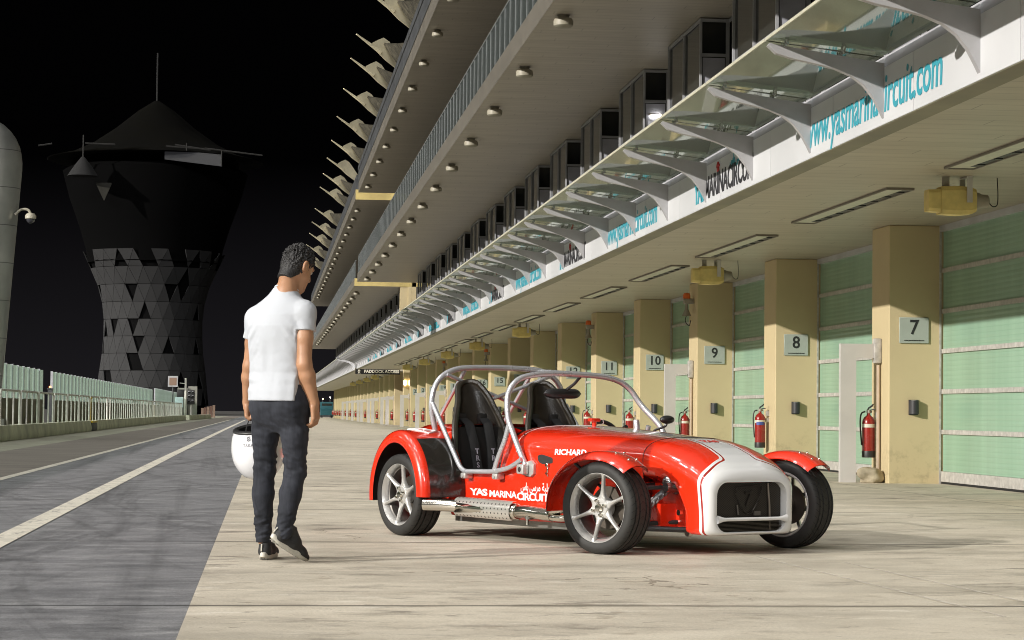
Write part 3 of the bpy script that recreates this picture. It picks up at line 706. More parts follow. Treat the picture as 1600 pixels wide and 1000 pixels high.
# yellow horn speakers under the ceiling
def speaker():
    t = empty('ceiling_speaker')
    rows = []
    for x, wy, zt, zb in ((-.46, .105, -.17, -.44), (-.30, .115, -.165, -.455), (-.299, .125, -.13, -.475), (-.05, .13, -.12, -.485), (.10, .125, -.135, -.47), (.16, .115, -.16, -.44)):
        rows.append([(x, wy * c, (zt + zb) / 2 + (zt - zb) / 2 * s_) for c, s_ in ((-1, .7), (-.8, 1), (.8, 1), (1, .7), (1, -.7), (.8, -1), (-.8, -1), (-1, -.7))])
    mb = MB(); mb.grid(rows, close=True); mb.add(rows[0], [tuple(range(8))]); mb.add(rows[-1], [tuple(range(8))]); mb.build('housing', M_yel, t, ang=25)
    mb = MB(); mb.lathe([(0, .161), (.11, .161), (.11, .22), (.09, .25), (.085, .33), (.06, .345), (.0, .345)], axis=0, seg=16, c=(0, 0, -.30)); mb.build('driver', M_grey, t)
    mb = MB(); mb.box((.02, -.16, -.33), (.09, -.142, -.0)); mb.box((.02, .142, -.33), (.09, .16, 0)); mb.box((.02, -.141, -.02), (.09, .141, -.001)); mb.cyl((.055, -.17, -.30), (.055, .17, -.30), .015, 8); mb.build('bracket', M_wpost, t, smooth=False)
    mb = MB(); mb.box((-.25, -.03, -.125), (-.17, .03, -.0)); mb.build('arm', M_grey, t, smooth=False)
    mb = MB(); mb.tube(smooth_path([(.34, 0, -.30), (.40, 0, -.36), (.46, 0, -.34), (.47, 0, -.2), (.46, 0, 0)]), .007, 6); mb.build('cable', M_rub, t); return t
spk = None
for i, y in enumerate((22.3, 35.1, 61.4, 74.6, 86.9, 99.8, 112.0, 146, 158, 171, 184)):
    o = speaker() if spk is None else copy_tree(spk); spk = spk or o
    o.location = (6.95, y * .985, 3.268); o.scale = (.8, .8, .8)
    lab = ['yellow horn speaker under the ceiling, nearest one above the number 7 garage door', 'yellow horn speaker under the ceiling before the number 8 pillar', 'yellow horn speaker under the ceiling near the number 12 pillar', 'yellow horn speaker under the ceiling near the number 14 pillar', 'small yellow horn speaker under the ceiling near the number 16 pillar', 'small yellow horn speaker under the ceiling near the number 18 pillar', 'small yellow horn speaker under the ceiling near the number 20 pillar']
    tag(o, lab[i] if i < 7 else 'tiny yellow horn speaker under the ceiling of the far building', 'speaker', 'yellow ceiling speakers' if i < 7 else 'yellow speakers of the far building')
# recessed light troughs in the ceiling
tp = None
for i in range(0, 16):
    y = 23.1 + S * (i - 1)
    if tp is None:
        tp = empty('ceiling_trough'); mb = MB()
        mb.box((-.152, 0, -.025), (-.135, 4.35, -.001)); mb.box((.135, 0, -.025), (.152, 4.35, -.001)); mb.box((-.134, 0, -.025), (.134, .03, -.001)); mb.box((-.134, 4.32, -.025), (.134, 4.35, -.001)); mb.build('trough_rim', M_troughd, tp, smooth=False)
        mb = MB(); mb.box((-.134, .031, -.012), (.134, 4.319, -.002)); mb.build('reflector', M_trough, tp, smooth=False)
        mb = MB()
        cb = []
        for q in range(8): cb += [(.3 + q * .52, -.0135), (.3 + q * .52, -.024), (.36 + q * .52, -.024), (.36 + q * .52, -.0135)]
        mb.prism(cb + [(4.2, -.0125), (.1, -.0125)], 0, .06, .13)
        mb.build('lamp_clip', M_rub, tp, smooth=False); o = tp
    else: o = copy_tree(tp)
    o.location = (6.64, y, 3.269)
    k = 6 + i
    tag(o, 'unlit recessed ceiling trough in front of garage door %d' % k, 'ceiling light', 'recessed ceiling troughs')
# dome lamps under the two slabs
dp = None
def dome():
    t = empty('dome_lamp'); mb = MB(); mb.lathe([(.09, 0), (.10, -.01), (.10, -.05), (.17, -.07), (.19, -.12), (.185, -.20), (.14, -.235), (0, -.25)], seg=18); mb.build('lamp_shell', M_dome, t)
    mb = MB(); mb.lathe([(.0, .0), (.12, .0), (.12, -.012), (.085, -.014)], seg=14); mb.build('mounting_plate', M_grey, t); return t
for i, (bz, y0, n, nm) in enumerate(((8.318, 35.1, 15, 'lower'), (8.318, 140.0, 18, 'lower'), (13.498, 60.9, 11, 'upper'), (13.498, 140.0, 18, 'upper'))):
    for k in range(n):
        o = dome() if dp is None else copy_tree(dp); dp = dp or o
        o.location = (5.42, y0 + 6.4 * k, bz)
        far = ' of the far building' if i in (1, 3) else ' of the near building'
        tag(o, 'small white dome lamp in the row under the %s slab edge%s' % (nm, far), 'dome lamp', 'dome lamps under the %s slab%s' % (nm, far))
# orange beacons with a grey horn near the tops of some pillars
bp = None
for k in (9, 11, 15, 18):
    y = Y7 + (k - 7) * S
    if bp is None:
        bp = empty('warning_beacon'); mb = MB(); mb.lathe([(.0, .0), (.07, 0), (.07, .06), (.055, .10), (0, .11)], seg=14); mb.build('lens', M_orange, bp)
        mb = MB(); mb.rbox((-.06, -.06, -.10), (.13, .06, -.002), .01); mb.build('base', M_grey, bp)
        mb = MB(); mb.lathe([(.03, -.10), (.035, -.2), (.08, -.30), (.085, -.32), (.07, -.315), (0, -.22)], seg=14); mb.build('horn', M_grey, bp)
        mb = MB(); mb.tube(smooth_path([(.0, 0, -.3), (-.02, 0, -.42), (.05, 0, -.5), (.08, 0, -.4)]), .008, 6); mb.build('cable', M_rub, bp); o = bp
    else: o = copy_tree(bp)
    o.location = (XL - .135, y + .35, 2.98); tag(o, 'orange warning beacon with grey horn high on the number %d pillar' % k, 'beacon', 'warning beacons on pillars')
# paddock access: hanging sign, lit pillar
t = empty('paddock_sign', (6.33, 130.2, 3.12)); tag(t, 'black hanging sign reading PADDOCK ACCESS across the gap between the buildings', 'sign')
mb = MB(); mb.box((-1.30, -.05, -.13), (1.28, .05, .20)); mb.build('sign_board', mat('black_sign', (.012, .012, .012), .5), t, smooth=False)
mb = MB(); put_text(mb, 'PADDOCK ACCESS', .235, (.22, -.053, .03), (1, 0, 0), (0, 0, 1), bold=.008, depth=.004, sx=1.0); mb.build('lettering', mat('white_lettering', (.75, .72, .62), .5), t, smooth=False)
mb = MB(); x0 = -1.08; mb.ball((x0, -.055, .15), .035, u=8, v=6); mb.tube([(x0, -.055, .11), (x0, -.055, .02)], .035, 6); mb.tube([(x0, -.055, .02), (x0 - .06, -.055, -.10)], .018, 6); mb.tube([(x0, -.055, .02), (x0 + .06, -.055, -.10)], .018, 6); mb.tube([(x0 - .09, -.055, .03), (x0, -.055, .09), (x0 + .09, -.055, .05)], .014, 6); mb.build('walking_figure', bpy.data.materials['white_lettering'], t)
mb = MB(); mb.box((-1.2, -.02, .20), (-1.16, .02, .7)); mb.box((1.1, -.02, .20), (1.14, .02, .7)); mb.build('hanger', M_frame, t, smooth=False)
t = empty('gate_pillar', (8.08, 130.4, 0)); tag(t, 'tall yellow pillar with two lit lamps at the paddock access gap', 'pillar')
mb = MB(); mb.rbox((-.25, -.35, -.02), (.25, .35, 4.0), .015, 1); mb.build('shaft', M_stucco, t)
for dx in (-.17, .13):
    mb = MB(); mb.rbox((dx - .07, -.43, 2.38), (dx + .07, -.352, 2.66), .02, 2); mb.build('lamp', M_warm, t)

t = empty('window_glint', (8.26, 47.655, 7.28)); tag(t, 'added glowing tube standing in for a bright reflection at a first floor window bay', 'lamp')  # added emitter imitating a light reflected in the bay glass
mb = MB(); mb.tube([(-.11, 0, 0), (.11, 0, .03)], .028, 8); mb.build('bulb', M_wglint, t); mb = MB(); mb.box((-.15, .01, .03), (.15, .02, .06)); mb.build('lamp_base', M_grey, t, smooth=False)

# ------------------------------------------------------------------ pit wall side and the far end
M_pwall = mat('pit_wall_concrete', (0.56, 0.56, 0.43), .75, scale=1.2, var=.3, bump=.3)
M_rail = mat('galvanised_rail', (0.62, 0.61, 0.55), .45, scale=8, var=.15)
M_bwall = mat('brown_back_wall', (0.22, 0.20, 0.14), .85, scale=2.0, var=.4)
def pitwall(pts, label):
    mb = MB(); rows = []
    for x, y in pts: rows.append([(x, y, -.02), (x + .02, y, .10), (x - .03, y, .385), (x - .31, y, .385), (x - .34, y, -.02)])
    mb.grid(rows); mb.add(rows[0], [(0, 1, 2, 3, 4)]); mb.add(rows[-1], [(4, 3, 2, 1, 0)])
    o = mb.build('pit_wall', M_pwall, ang=20); return tag(o, label, 'wall', 'concrete pit walls')
pitwall([(-6.50, 4), (-6.50, 84.6)], 'low concrete pit wall left of the lane, nearer length before the yellow gap')
pitwall([(-6.50, 87.4), (-6.46, 120), (-6.40, 152), (-6.30, 176)], 'low concrete pit wall continuing beyond the yellow gap')
pitwall([(-6.1, 178), (-5.7, 200), (-5.3, 214)], 'short far pit wall at the end behind the traffic light')
rl = empty('railing', (-6.62, 4, .385)); tag(rl, 'pale steel crowd railing with vertical bars along the top of the pit wall', 'railing')
pp = None; y = 0.9
while y < 166:
    if pp is None:
        mb = MB(); L_ = 4.45; h = .90
        mb.tube(fillet([(0, .06, 0), (0, .06, h), (0, L_, h), (0, L_, 0)], .12, 5), .030, 8)
        for q in (1, 2): mb.cyl((0, .06 + q * (L_ - .06) / 3, 0), (0, .06 + q * (L_ - .06) / 3, h), .022, 6)
        for q in (.06, L_): mb.box((-.05, q - .05, .0), (.05, q + .05, .012))
        pp = mb.build('rail_panel', M_rail, rl); o = pp
    else: o = pp.copy(); COL.objects.link(o)
    x = 0 if y < 120 else (y - 120) * .004
    o.location = (x, y, 0); y += 4.72 if y < 90 else 4.52
# green glass screens on a brown wall behind the railing
def screen_glass():
    m = bpy.data.materials.new('screen_glass'); m.use_nodes = True; N = m.node_tree.nodes; L = m.node_tree.links; N.clear()
    out = N.new('ShaderNodeOutputMaterial'); tr = N.new('ShaderNodeBsdfTransparent'); tr.inputs[0].default_value = (0.7, 0.85, 0.75, 1)
    tl = N.new('ShaderNodeBsdfTranslucent'); tl.inputs[0].default_value = (0.60, 0.65, 0.60, 1); df = N.new('ShaderNodeBsdfDiffuse'); df.inputs[0].default_value = (0.42, 0.47, 0.43, 1)
    a = N.new('ShaderNodeMixShader'); a.inputs[0].default_value = .5; L.new(tl.outputs[0], a.inputs[1]); L.new(df.outputs[0], a.inputs[2])
    c = N.new('ShaderNodeMixShader'); c.inputs[0].default_value = .45; L.new(tr.outputs[0], c.inputs[1]); L.new(a.outputs[0], c.inputs[2]); L.new(c.outputs[0], out.inputs[0]); return m
M_sg = screen_glass()
def screen(y0, y1, w, label, zt=2.36):
    t = empty('glass_screen', (-9.02, y0, 0)); tag(t, label, 'glass screen', 'glass screens along the pit wall')
    n = round((y1 - y0) / w); w = (y1 - y0) / n; p0 = q0 = None
    mb = MB(); mb.box((-.10, 0, -.03), (.02, y1 - y0, 1.17)); mb.build('base_wall', M_bwall, t, smooth=False)
    for k in range(n):
        if p0 is None:
            mb = MB(); mb.box((-.012, .13, 1.18), (.0, w - .07, zt)); p0 = mb.build('glass_panel', M_sg, t, smooth=False); a = p0
            mb = MB(); mb.box((-.05, -.06, 1.171), (.045, .06, zt + .02)); q0 = mb.build('post', M_frame, p0, smooth=False); b_ = q0
        else:
            a = p0.copy(); COL.objects.link(a); b_ = q0.copy(); COL.objects.link(b_); b_.parent = a
        a.location = (0, k * w, 0)
screen(8, 92.0, 1.88, 'pale green glass screen, nearer length beside the silver column')
screen(95.6, 178.7, 1.88, 'pale green glass screen, long length beyond the dark gap')
screen(181.9, 226, 1.6, 'far greyish glass screen before the traffic light', 2.5)
mb = MB(); mb.box((-.09, -.09, 0), (.09, .09, 1.62)); mb.box((-.12, -.12, 1.6), (.12, .12, 1.65)); tag(mb.build('gate_post', M_band, loc=(-8.9, 93.7, 0)), 'dark post standing in the gap of the glass screens', 'post')
t = empty('warning_light', (-8.9, 93.65, 1.65)); tag(t, 'small orange warning light on the dark post in the glass screen gap', 'lamp')
mb = MB(); mb.ball((0, 0, .05), .045, u=10, v=8); mb.build('bulb', emis('orange_bulb', (1, .22, .05), 9), t); mb = MB(); mb.lathe([(0, 0), (.05, 0), (.05, .02), (.0, .02)], seg=10); mb.build('lamp_base', M_rub, t)
# marker box in the gap of the wall
t = empty('marker_box', (-6.55, 86, 0)); tag(t, 'yellow topped marker box filling the gap in the pit wall', 'box')
mb = MB(); mb.rbox((-.28, -1.2, 0), (.06, 1.2, .30), .02); mb.build('body', mat('box_dark', (.05, .05, .06), .6), t)
mb = MB(); mb.rbox((-.30, -1.25, .301), (.08, 1.25, .37), .02); mb.build('lid', mat('box_yellow', (.55, .38, .02), .5), t)
mb = MB(); mb.box((-.2, -1.222, .06), (.0, -1.202, .2)); mb.build('label_plate', M_white, t, smooth=False)
mb = MB(); mb.tube(fillet([(-6.66, 86.0, .37), (-6.66, 86.0, 1.2), (-6.66, 86.6, 1.25)], .08), .035, 8); tag(mb.build('yellow_post', bpy.data.materials['box_yellow']), 'thin yellow post above the marker box', 'post')
# small dark cabinets behind the railing
mb = MB(); mb.rbox((-.2, -.5, .0), (.2, .5, .55), .02); tag(mb.build('cabinet', mat('cabinet_grey', (.12, .12, .10), .6), loc=(-6.84, 58.5, .0)), 'grey cabinet on the ground behind the railing near the silver column', 'cabinet')
# silver gantry column, leaning and bending out of the frame
def column_metal():
    b = NB('column_cladding'); X, Y, Z = b.xyz(); n = b.noise(1.2, 5, .6)
    f = b.math('FRACT', b.math('ADD', b.math('DIVIDE', Z, 1.02), .35)); ln = b.math('LESS_THAN', f, .022)
    c = b.mix(b.ramp(n, [(.3, (.34, .35, .33)), (.7, (.46, .47, .45))]), (.06, .06, .06), b.math('MULTIPLY', ln, .75))
    b.set(color=c, rough=b.ramp(n, [(.3, .34), (.7, .46)]), metal=.75); return b.m
gc = empty('gantry_column', (-7.98, 62, 0)); tag(gc, 'tall silver leaning gantry column bending over at the left edge', 'column')
mb = MB(); path = [(0, 0, -.05)] + fillet([(0.0, 0, 0), (.58, 0, 8.07), (-5.5, 0, 8.4)], .72, 10); mb.tube(path, .70, 32); mb.build('shaft', column_metal(), gc, ang=60)
mb = MB(); mb.lathe([(0, 0), (.95, 0), (.95, .06), (.72, .10), (.72, .3)], seg=28); mb.build('base_collar', M_alu, gc)
t = empty('security_camera', (-6.83, 61.7, 6.05)); tag(t, 'small white dome security camera on an arm of the silver column', 'camera')
mb = MB(); mb.tube(smooth_path([(-.06, 0, .02), (.10, 0, .16), (.28, 0, .16), (.36, 0, .05)]), .035, 8); mb.build('arm', M_dome, t)
mb = MB(); mb.lathe([(.0, .07), (.10, .06), (.15, .0), (.15, -.08), (.14, -.09)], seg=18, c=(.36, 0, 0)); mb.build('housing', M_dome, t)
mb = MB(); mb.ball((.36, 0, -.10), .115, u=14, v=10); mb.build('lens_dome', mat('camera_lens', (.05, .05, .06), .05), t)
# traffic light group at the far end of the wall
t = empty('light_pole', (-6.86, 190, 0)); tag(t, 'pale pole with a black box and side arms at the end of the pit wall', 'pole')
mb = MB(); mb.cyl((0, 0, -.02), (0, 0, 3.45), .09, 10); mb.build('shaft', M_rail, t)
mb = MB(); mb.tube([(-.05, 0, 3.0), (-.5, 0, 3.05)], .03, 6); mb.tube([(-.05, 0, 2.55), (-.6, 0, 2.6), (-.6, 0, 2.75)], .03, 6); mb.build('arm', M_rail, t)
mb = MB(); mb.rbox((-.72, .1, 1.84), (-.10, .4, 2.50), .03); mb.build('black_box', M_rub, t)
t = empty('sign_board', (-7.9, 189.5, 0)); tag(t, 'square orange lit board in a grey frame above the far glass screen', 'sign board')
mb = MB(); mb.box((-.42, .0, 2.72), (.40, .09, 3.62)); mb.build('frame', M_steel, t, smooth=False); mb = MB(); mb.box((-.30, -.02, 2.84), (.30, -.001, 3.48)); mb.build('screen', emis('board_orange', (.70, .42, .26), .30), t, smooth=False)
mb = MB(); mb.cyl((0, .1, -.02), (0, .1, 2.8), .05, 8); mb.build('pole', M_band, t)
t = empty('control_cabinet', (-7.3, 188.5, 0)); tag(t, 'small pale cyan lit cabinet beside the light pole', 'cabinet')
mb = MB(); mb.rbox((-.36, -.05, 1.0), (.30, .3, 1.86), .03); mb.build('body', mat('cabinet_pale', (.55, .72, .72), .5), t); mb = MB(); mb.box((-.3, -.02, 0), (.25, .25, .999)); mb.build('stand', M_band, t, smooth=False)
t = empty('traffic_light', (-6.36, 189, 0)); tag(t, 'black traffic light with two columns of three hooded lamps', 'traffic light')
mb = MB(); mb.rbox((-.34, .0, 1.25), (.30, .25, 2.45), .04); mb.build('housing', M_rub, t)
mb = MB(); mb.cyl((0, .12, 0), (0, .12, 1.3), .06, 8); mb.build('pole', M_rail, t)
for i in range(3):
    for j in (-.17, .15):
        mb = MB(); rows = []
        for k in range(9):
            a = PI * k / 8; rows.append([(j + .13 * math.cos(a), 0, 1.5 + i * .37 + .13 * math.sin(a)), (j + .13 * math.cos(a), -.22, 1.5 + i * .37 + .10 * math.sin(a))])
        mb.grid(rows); mb.grid([[(x, y_, z + .012) for x, y_, z in r] for r in rows]); h = mb.build('lamp_hood', M_white, t, fix=False)
        mb = MB(); mb.ball((j, -.005, 1.5 + i * .37), .10, u=10, v=6, sc=(1, .25, 1)); mb.build('lens', M_rub, h)
mb = MB(); mb.box((-1.3, 0, 0), (-.45, .3, 2.65)); mb.box((-.4, .26, .0), (.35, .4, 2.8)); tag(mb.build('equipment_hut', mat('hut_grey', (.24, .24, .21), .7), loc=(-6.3, 191.5, 0), smooth=False), 'grey equipment hut behind the traffic light', 'hut')
t = empty('plastic_barrier', (-6.4, 240, 0)); tag(t, 'row of reddish brown plastic barriers at the far end of the lane', 'barrier')
for k in range(5):
    mb = MB(); mb.prism([(-.22, 0), (.22, 0), (.12, .35), (.09, 1.0 + .08 * k), (-.09, 1.0 + .08 * k), (-.12, .35)], 0, k * .30 - .6, k * .30 - .33); mb.build('barrier_block', mat('barrier_red', (.09, .045, .03), .7) if k % 2 else mat('barrier_pale', (.16, .105, .075), .7), t, smooth=False)
# far lights and the teal van at the end of the building
t = empty('teal_van', (7.25, 276, 0)); tag(t, 'tiny teal van parked beyond the end of the pit building', 'van')
mb = MB(); mb.prism([(0, .3), (0, 1.0), (.5, 1.1), (.9, 1.9), (3.6, 1.95), (3.6, .3)], 0, -.75, .75); mb.build('body', mat('teal_paint', (.008, .07, .085), .5), t, ang=20)
mb = MB(); mb.box((-.6, .68, 1.28), (.6, .70, 1.75)); mb.build('windscreen', M_win, t, smooth=False)
for x in (-.62, .62):
    for yy in (.7, 2.9):
        mb = MB(); mb.lathe([(0, -.09), (.28, -.09), (.30, -.05), (.30, .05), (.28, .09), (0, .09)], axis=0, seg=14, c=(x, yy, .30)); mb.build('wheel', M_rub, t)
for (x, y, z, c, s_, lab) in ((-2.32, 330, 2.75, (1, .16, .04), 30, 'red'), (6.95, 285, 2.35, (1, .62, .12), 30, 'yellow'), (7.95, 288, 2.55, (1, .95, .85), 30, 'white')):
    t = empty('far_lamp', (x, y, 0)); tag(t, 'distant %s point of light at the far end of the lane' % lab, 'lamp')
    mb = MB(); mb.ball((0, 0, z), .065, u=10, v=8); mb.build('bulb', emis('lamp_' + lab, c, s_), t); mb = MB(); mb.cyl((0, 0, -.03), (0, 0, z - .15), .05, 6); mb.build('post', M_band, t)

# ------------------------------------------------------------------ the tower beyond the floodlights, its darkness put into the colours
tw = empty('tower', (-20.3, 400, 0)); tag(tw, 'dark tower with a flared basket of triangular panels and a tented roof', 'tower')
M_tp = mat('tower_panel', (0.023, 0.023, 0.024), .9, scale=.25, var=.18); M_tk = mat('tower_core_unlit', (0.0040, 0.0040, 0.0042), .95, spec=.05)  # near-black albedo stands in for floodlight not reaching the tower
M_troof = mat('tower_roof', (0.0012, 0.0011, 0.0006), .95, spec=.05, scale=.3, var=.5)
def rad(z): return ip(z, [2, 7, 10, 13, 16, 19, 22, 25, 28.4], [9.9, 9.35, 8.9, 8.65, 8.6, 8.85, 9.6, 10.9, 12.5])
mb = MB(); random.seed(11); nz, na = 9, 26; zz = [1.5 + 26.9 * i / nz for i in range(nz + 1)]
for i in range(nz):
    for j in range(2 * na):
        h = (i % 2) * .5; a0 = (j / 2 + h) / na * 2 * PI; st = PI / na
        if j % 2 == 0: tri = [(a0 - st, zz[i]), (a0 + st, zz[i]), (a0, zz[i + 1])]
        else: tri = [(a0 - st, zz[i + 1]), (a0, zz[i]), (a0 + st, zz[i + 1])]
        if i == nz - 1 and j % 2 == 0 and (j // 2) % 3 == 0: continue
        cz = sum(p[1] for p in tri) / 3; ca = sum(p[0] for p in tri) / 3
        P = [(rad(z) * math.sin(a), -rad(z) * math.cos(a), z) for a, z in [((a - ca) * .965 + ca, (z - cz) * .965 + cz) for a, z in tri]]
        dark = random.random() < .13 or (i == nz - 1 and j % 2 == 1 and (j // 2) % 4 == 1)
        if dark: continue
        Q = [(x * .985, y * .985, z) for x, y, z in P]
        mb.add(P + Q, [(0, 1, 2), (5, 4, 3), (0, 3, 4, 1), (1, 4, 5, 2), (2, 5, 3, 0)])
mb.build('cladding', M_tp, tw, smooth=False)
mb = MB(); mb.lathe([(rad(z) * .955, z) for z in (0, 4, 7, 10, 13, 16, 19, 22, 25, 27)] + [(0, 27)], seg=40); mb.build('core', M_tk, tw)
mb = MB(); mb.lathe([(11.6, 26.4), (12.0, 29), (13.2, 33), (15.0, 38), (16.2, 42.5), (14.7, 43.4), (14.5, 45.2), (0, 45.2)], seg=40); mb.build('upper_drum', mat('tower_drum_unlit', (.0030, .0030, .0031), .95, spec=.02), tw)  # drum colour kept near black as if unlit
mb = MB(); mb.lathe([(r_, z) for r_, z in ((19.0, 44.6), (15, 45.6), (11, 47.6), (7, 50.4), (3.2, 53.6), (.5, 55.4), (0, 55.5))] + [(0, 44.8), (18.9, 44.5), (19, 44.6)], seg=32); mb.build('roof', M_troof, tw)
mb = MB(); mb.cyl((0, 0, 55.4), (0, 0, 64), .16, 6); mb.build('mast', mat('tower_mast', (.003, .003, .003), .8), tw)
mb = MB(); mb.prism([(2.3, 43.2), (12.0, 42.2), (12.0, 44.2), (2.3, 44.9)], 1, -17.2, -17.0); mb.build('lit_window', emis('tower_window', (.62, .62, .70), .018), tw, smooth=False)
for (x0, z0, x1, z1) in ((-11, 45.6, -6, 45.5), (2.5, 45.4, 9, 45.1), (9, 45.2, 18.8, 44.2), (4, 45.7, 10, 44.9), (-18.8, 45.0, -16.5, 45.4), (-11.3, 42.8, -11.3, 47.0), (11.9, 42.4, 11.9, 45.0), (6, 44.6, 6, 46)):
    mb = MB(); mb.tube([(x0, -17.4, z0), (x1, -17.4, z1)], .14, 5); mb.build('eave_beam', bpy.data.materials.get('tower_beam') or mat('tower_beam', (.0065, .006, .005), .8), tw)
mb = MB(); mb.lathe([(2.6, 40.0), (1.4, 41.8), (.3, 43.2), (0, 43.3), (0, 39.9), (2.6, 40.0)], seg=14, c=(-11.3, -17.6, 0)); mb.build('side_tent', mat('tower_tent', (.0022, .0022, .0024), .9), tw)
mb = MB(); mb.prism([(-9.2, 39.0), (-6.4, 39.0), (-7.7, 35.9)], 1, -17.2, -17.0); mb.build('sail', mat('tower_sail', (.010, .009, .0045), .8), tw, smooth=False)

# ------------------------------------------------------------------ the open roadster (x forward, y to its left, z up)
CO = Vector((2.68, 13.70, 0)); CAR = empty('sports_car', CO, math.atan2(-.8769, .4807))
tag(CAR, 'red open two-seat roadster with white nose and silver roll cage', 'car')
def carpaint():
    b = NB('red_car_paint'); n = b.noise(240, 2, .5); g = b.noise(2.0, 3, .5)
    red = b.mix((0.63, 0.021, 0.005), (0.71, 0.031, 0.007), n)
    at = b.N.new('ShaderNodeAttribute'); at.attribute_name = 'stripe'; s_ = at.outputs['Fac']
    white = b.math('GREATER_THAN', s_, 0.0); line = b.math('MULTIPLY', b.math('LESS_THAN', s_, -0.011), b.math('GREATER_THAN', s_, -0.027))
    c = b.mix(red, (0.70, 0.70, 0.70), b.math('MAXIMUM', white, line))
    dk = b.math('MULTIPLY', b.math('LESS_THAN', s_, 0.0), b.math('GREATER_THAN', s_, -0.011)); c = b.mix(c, (0.30, 0.012, 0.008), dk)
    dst = b.noise(14, 6, .7); c = b.mix(c, (.42, .33, .25), b.math('MULTIPLY', b.ramp(dst, [(.60, 0.0), (.75, .35)]), b.ramp(b.xyz()[2], [(.16, 1.0), (.42, 0.0)])))
    b.set(color=c, rough=b.ramp(g, [(.3, .16), (.7, .28)]), coat=1.0, coatr=0.03, spec=.5); return b.m
M_car = carpaint()
M_carr = mat('red_panel_paint', (0.66, 0.025, 0.006), .26, var=.05, coat=1.0, coatr=.04)
M_carbon = NB('dark_stone_guard'); _n = M_carbon.noise(40, 3, .6); M_carbon.set(color=M_carbon.ramp(_n, [(.3, (.012, .011, .010)), (.7, (.022, .020, .018))]), rough=.22, coat=.6); M_carbon = M_carbon.m
M_tube = mat('silver_tube_paint', (0.55, 0.56, 0.59), .28, metal=.6, var=.05, scale=3)
M_rim = mat('silver_alloy', (0.56, 0.55, 0.53), .33, metal=.55, var=.06, scale=5)
M_barrel = mat('dark_rim_barrel', (0.13, 0.12, 0.11), .45, metal=.6, var=.3, scale=9)  # darker, more mottled metal than the rim face
M_chr = mat('polished_steel', (0.68, 0.65, 0.58), .14, metal=1.0, var=.1, scale=3)
M_seat = mat('seat_vinyl', (0.020, 0.016, 0.011), .32, var=.4, scale=14, bump=.25)
M_belt = mat('harness_webbing', (0.012, 0.012, 0.013), .8); M_blk = mat('black_metal', (0.016, 0.016, 0.017), .35); M_int = mat('black_interior', (0.012, 0.011, 0.010), .7)
M_wl = mat('white_decal', (0.72, 0.72, 0.72), .4); M_disc = mat('brake_disc_steel', (.10, .085, .07), .4, metal=.8)
M_flr = mat('floor_aluminium', (.30, .30, .28), .4, metal=.7, var=.2)
def tyre_rubber():
    b = NB('tyre_rubber'); X, Y, Z = b.xyz(); n = b.noise(9, 5, .6)
    a = b.math('ARCTAN2', Z, X); r = b.math('SQRT', b.math('ADD', b.math('MULTIPLY', X, X), b.math('MULTIPLY', Z, Z)))
    w = b.math('ADD', b.math('MULTIPLY', a, 40 / (2 * PI)), b.math('MULTIPLY', b.math('ABSOLUTE', Y), 16.0))
    f = b.math('FRACT', w); cut = b.math('MULTIPLY', b.math('LESS_THAN', f, .13), b.math('GREATER_THAN', r, .264))
    dust = b.ramp(b.noise(3, 4, .7), [(.35, .0), (.7, .6)])
    c = b.mix(b.ramp(n, [(.3, (.012, .0118, .0115)), (.7, (.021, .0205, .0195))]), (.050, .046, .040), b.math('MULTIPLY', dust, .6))
    c = b.mix(c, (.004, .004, .004), cut); b.set(color=c, rough=.62, spec=.4); b.bump(b.math('SUBTRACT', 1.0, cut), .6, .006); return b.m
M_tyre = tyre_rubber()

# --- body shell
def W(x): return ip(x, [-2.75, -2.4, -2.0, -1.0, -.5, -.1], [.47, .51, .53, .53, .46, .375])
def ZS(x): return ip(x, [-1.3, -.1], [.585, .555])                # where the bonnet starts to round over
def ZT(x): return ip(x, [-1.35, -1.1, -.5, -.1], [.762, .757, .722, .695])
def bonnet_pt(x, a):                                              # a 0 = right side .. 1 = left side
    t = (a * 2 - 1); w, zs, zt = W(x), ZS(x), ZT(x); an = t * PI / 2; p = .62
    return (x, w * math.copysign(abs(math.sin(an)) ** p, an), zs + (zt - zs) * max(0, math.cos(an)) ** .80)
mb = MB(); att = []
xs = [-.105 - i * .0597 for i in range(21)]                        # -.105 .. -1.30
rows = [[bonnet_pt(x, j / 60) for j in range(61)] for x in xs]
# the scuttle edge sweeps back at the centre
for k, d in ((.02, 0), (.03, 1)):
    rows.append([(p[0] - k - .0 * d, p[1] * (1 - .004 * d), p[2] - .012 * (d + .3)) for p in rows[20]])
mb.grid(rows); att += [.095 - abs(p[1]) if p[2] > .6 else -1 for r in rows for p in r]
def side(sg):
    xx = [-.105 - i * .0399 for i in range(49)]; rws = []
    for x in xx:
        top = ZS(x) if x > -1.28 else ip(x, [-2.02, -1.97, -1.93, -1.90, -1.46, -1.42, -1.36, -1.28], [.62, .52, .46, .445, .445, .47, .545, .585])
        b0 = ip(x, [-2.0, -.1], [.15, .15]); w = W(x)
        rws.append([(x, sg * (w - .05), b0 - .012), (x, sg * (w - .012), b0 - .006), (x, sg * w, b0 + .02)] + [(x, sg * w, b0 + .02 + (top - b0 - .02) * q / 6) for q in range(1, 7)])
    edge = [r[-1] for r in rws]
    rws2 = [r + [(e[0], e[1] - sg * .014, e[2] + .006 if e[0] < -1.28 else e[2]), (e[0], e[1] - sg * .03, e[2] - .002), (e[0], e[1] - sg * .032, e[2] - .2)] for r, e in zip(rws, edge)]
    return rws, rws2
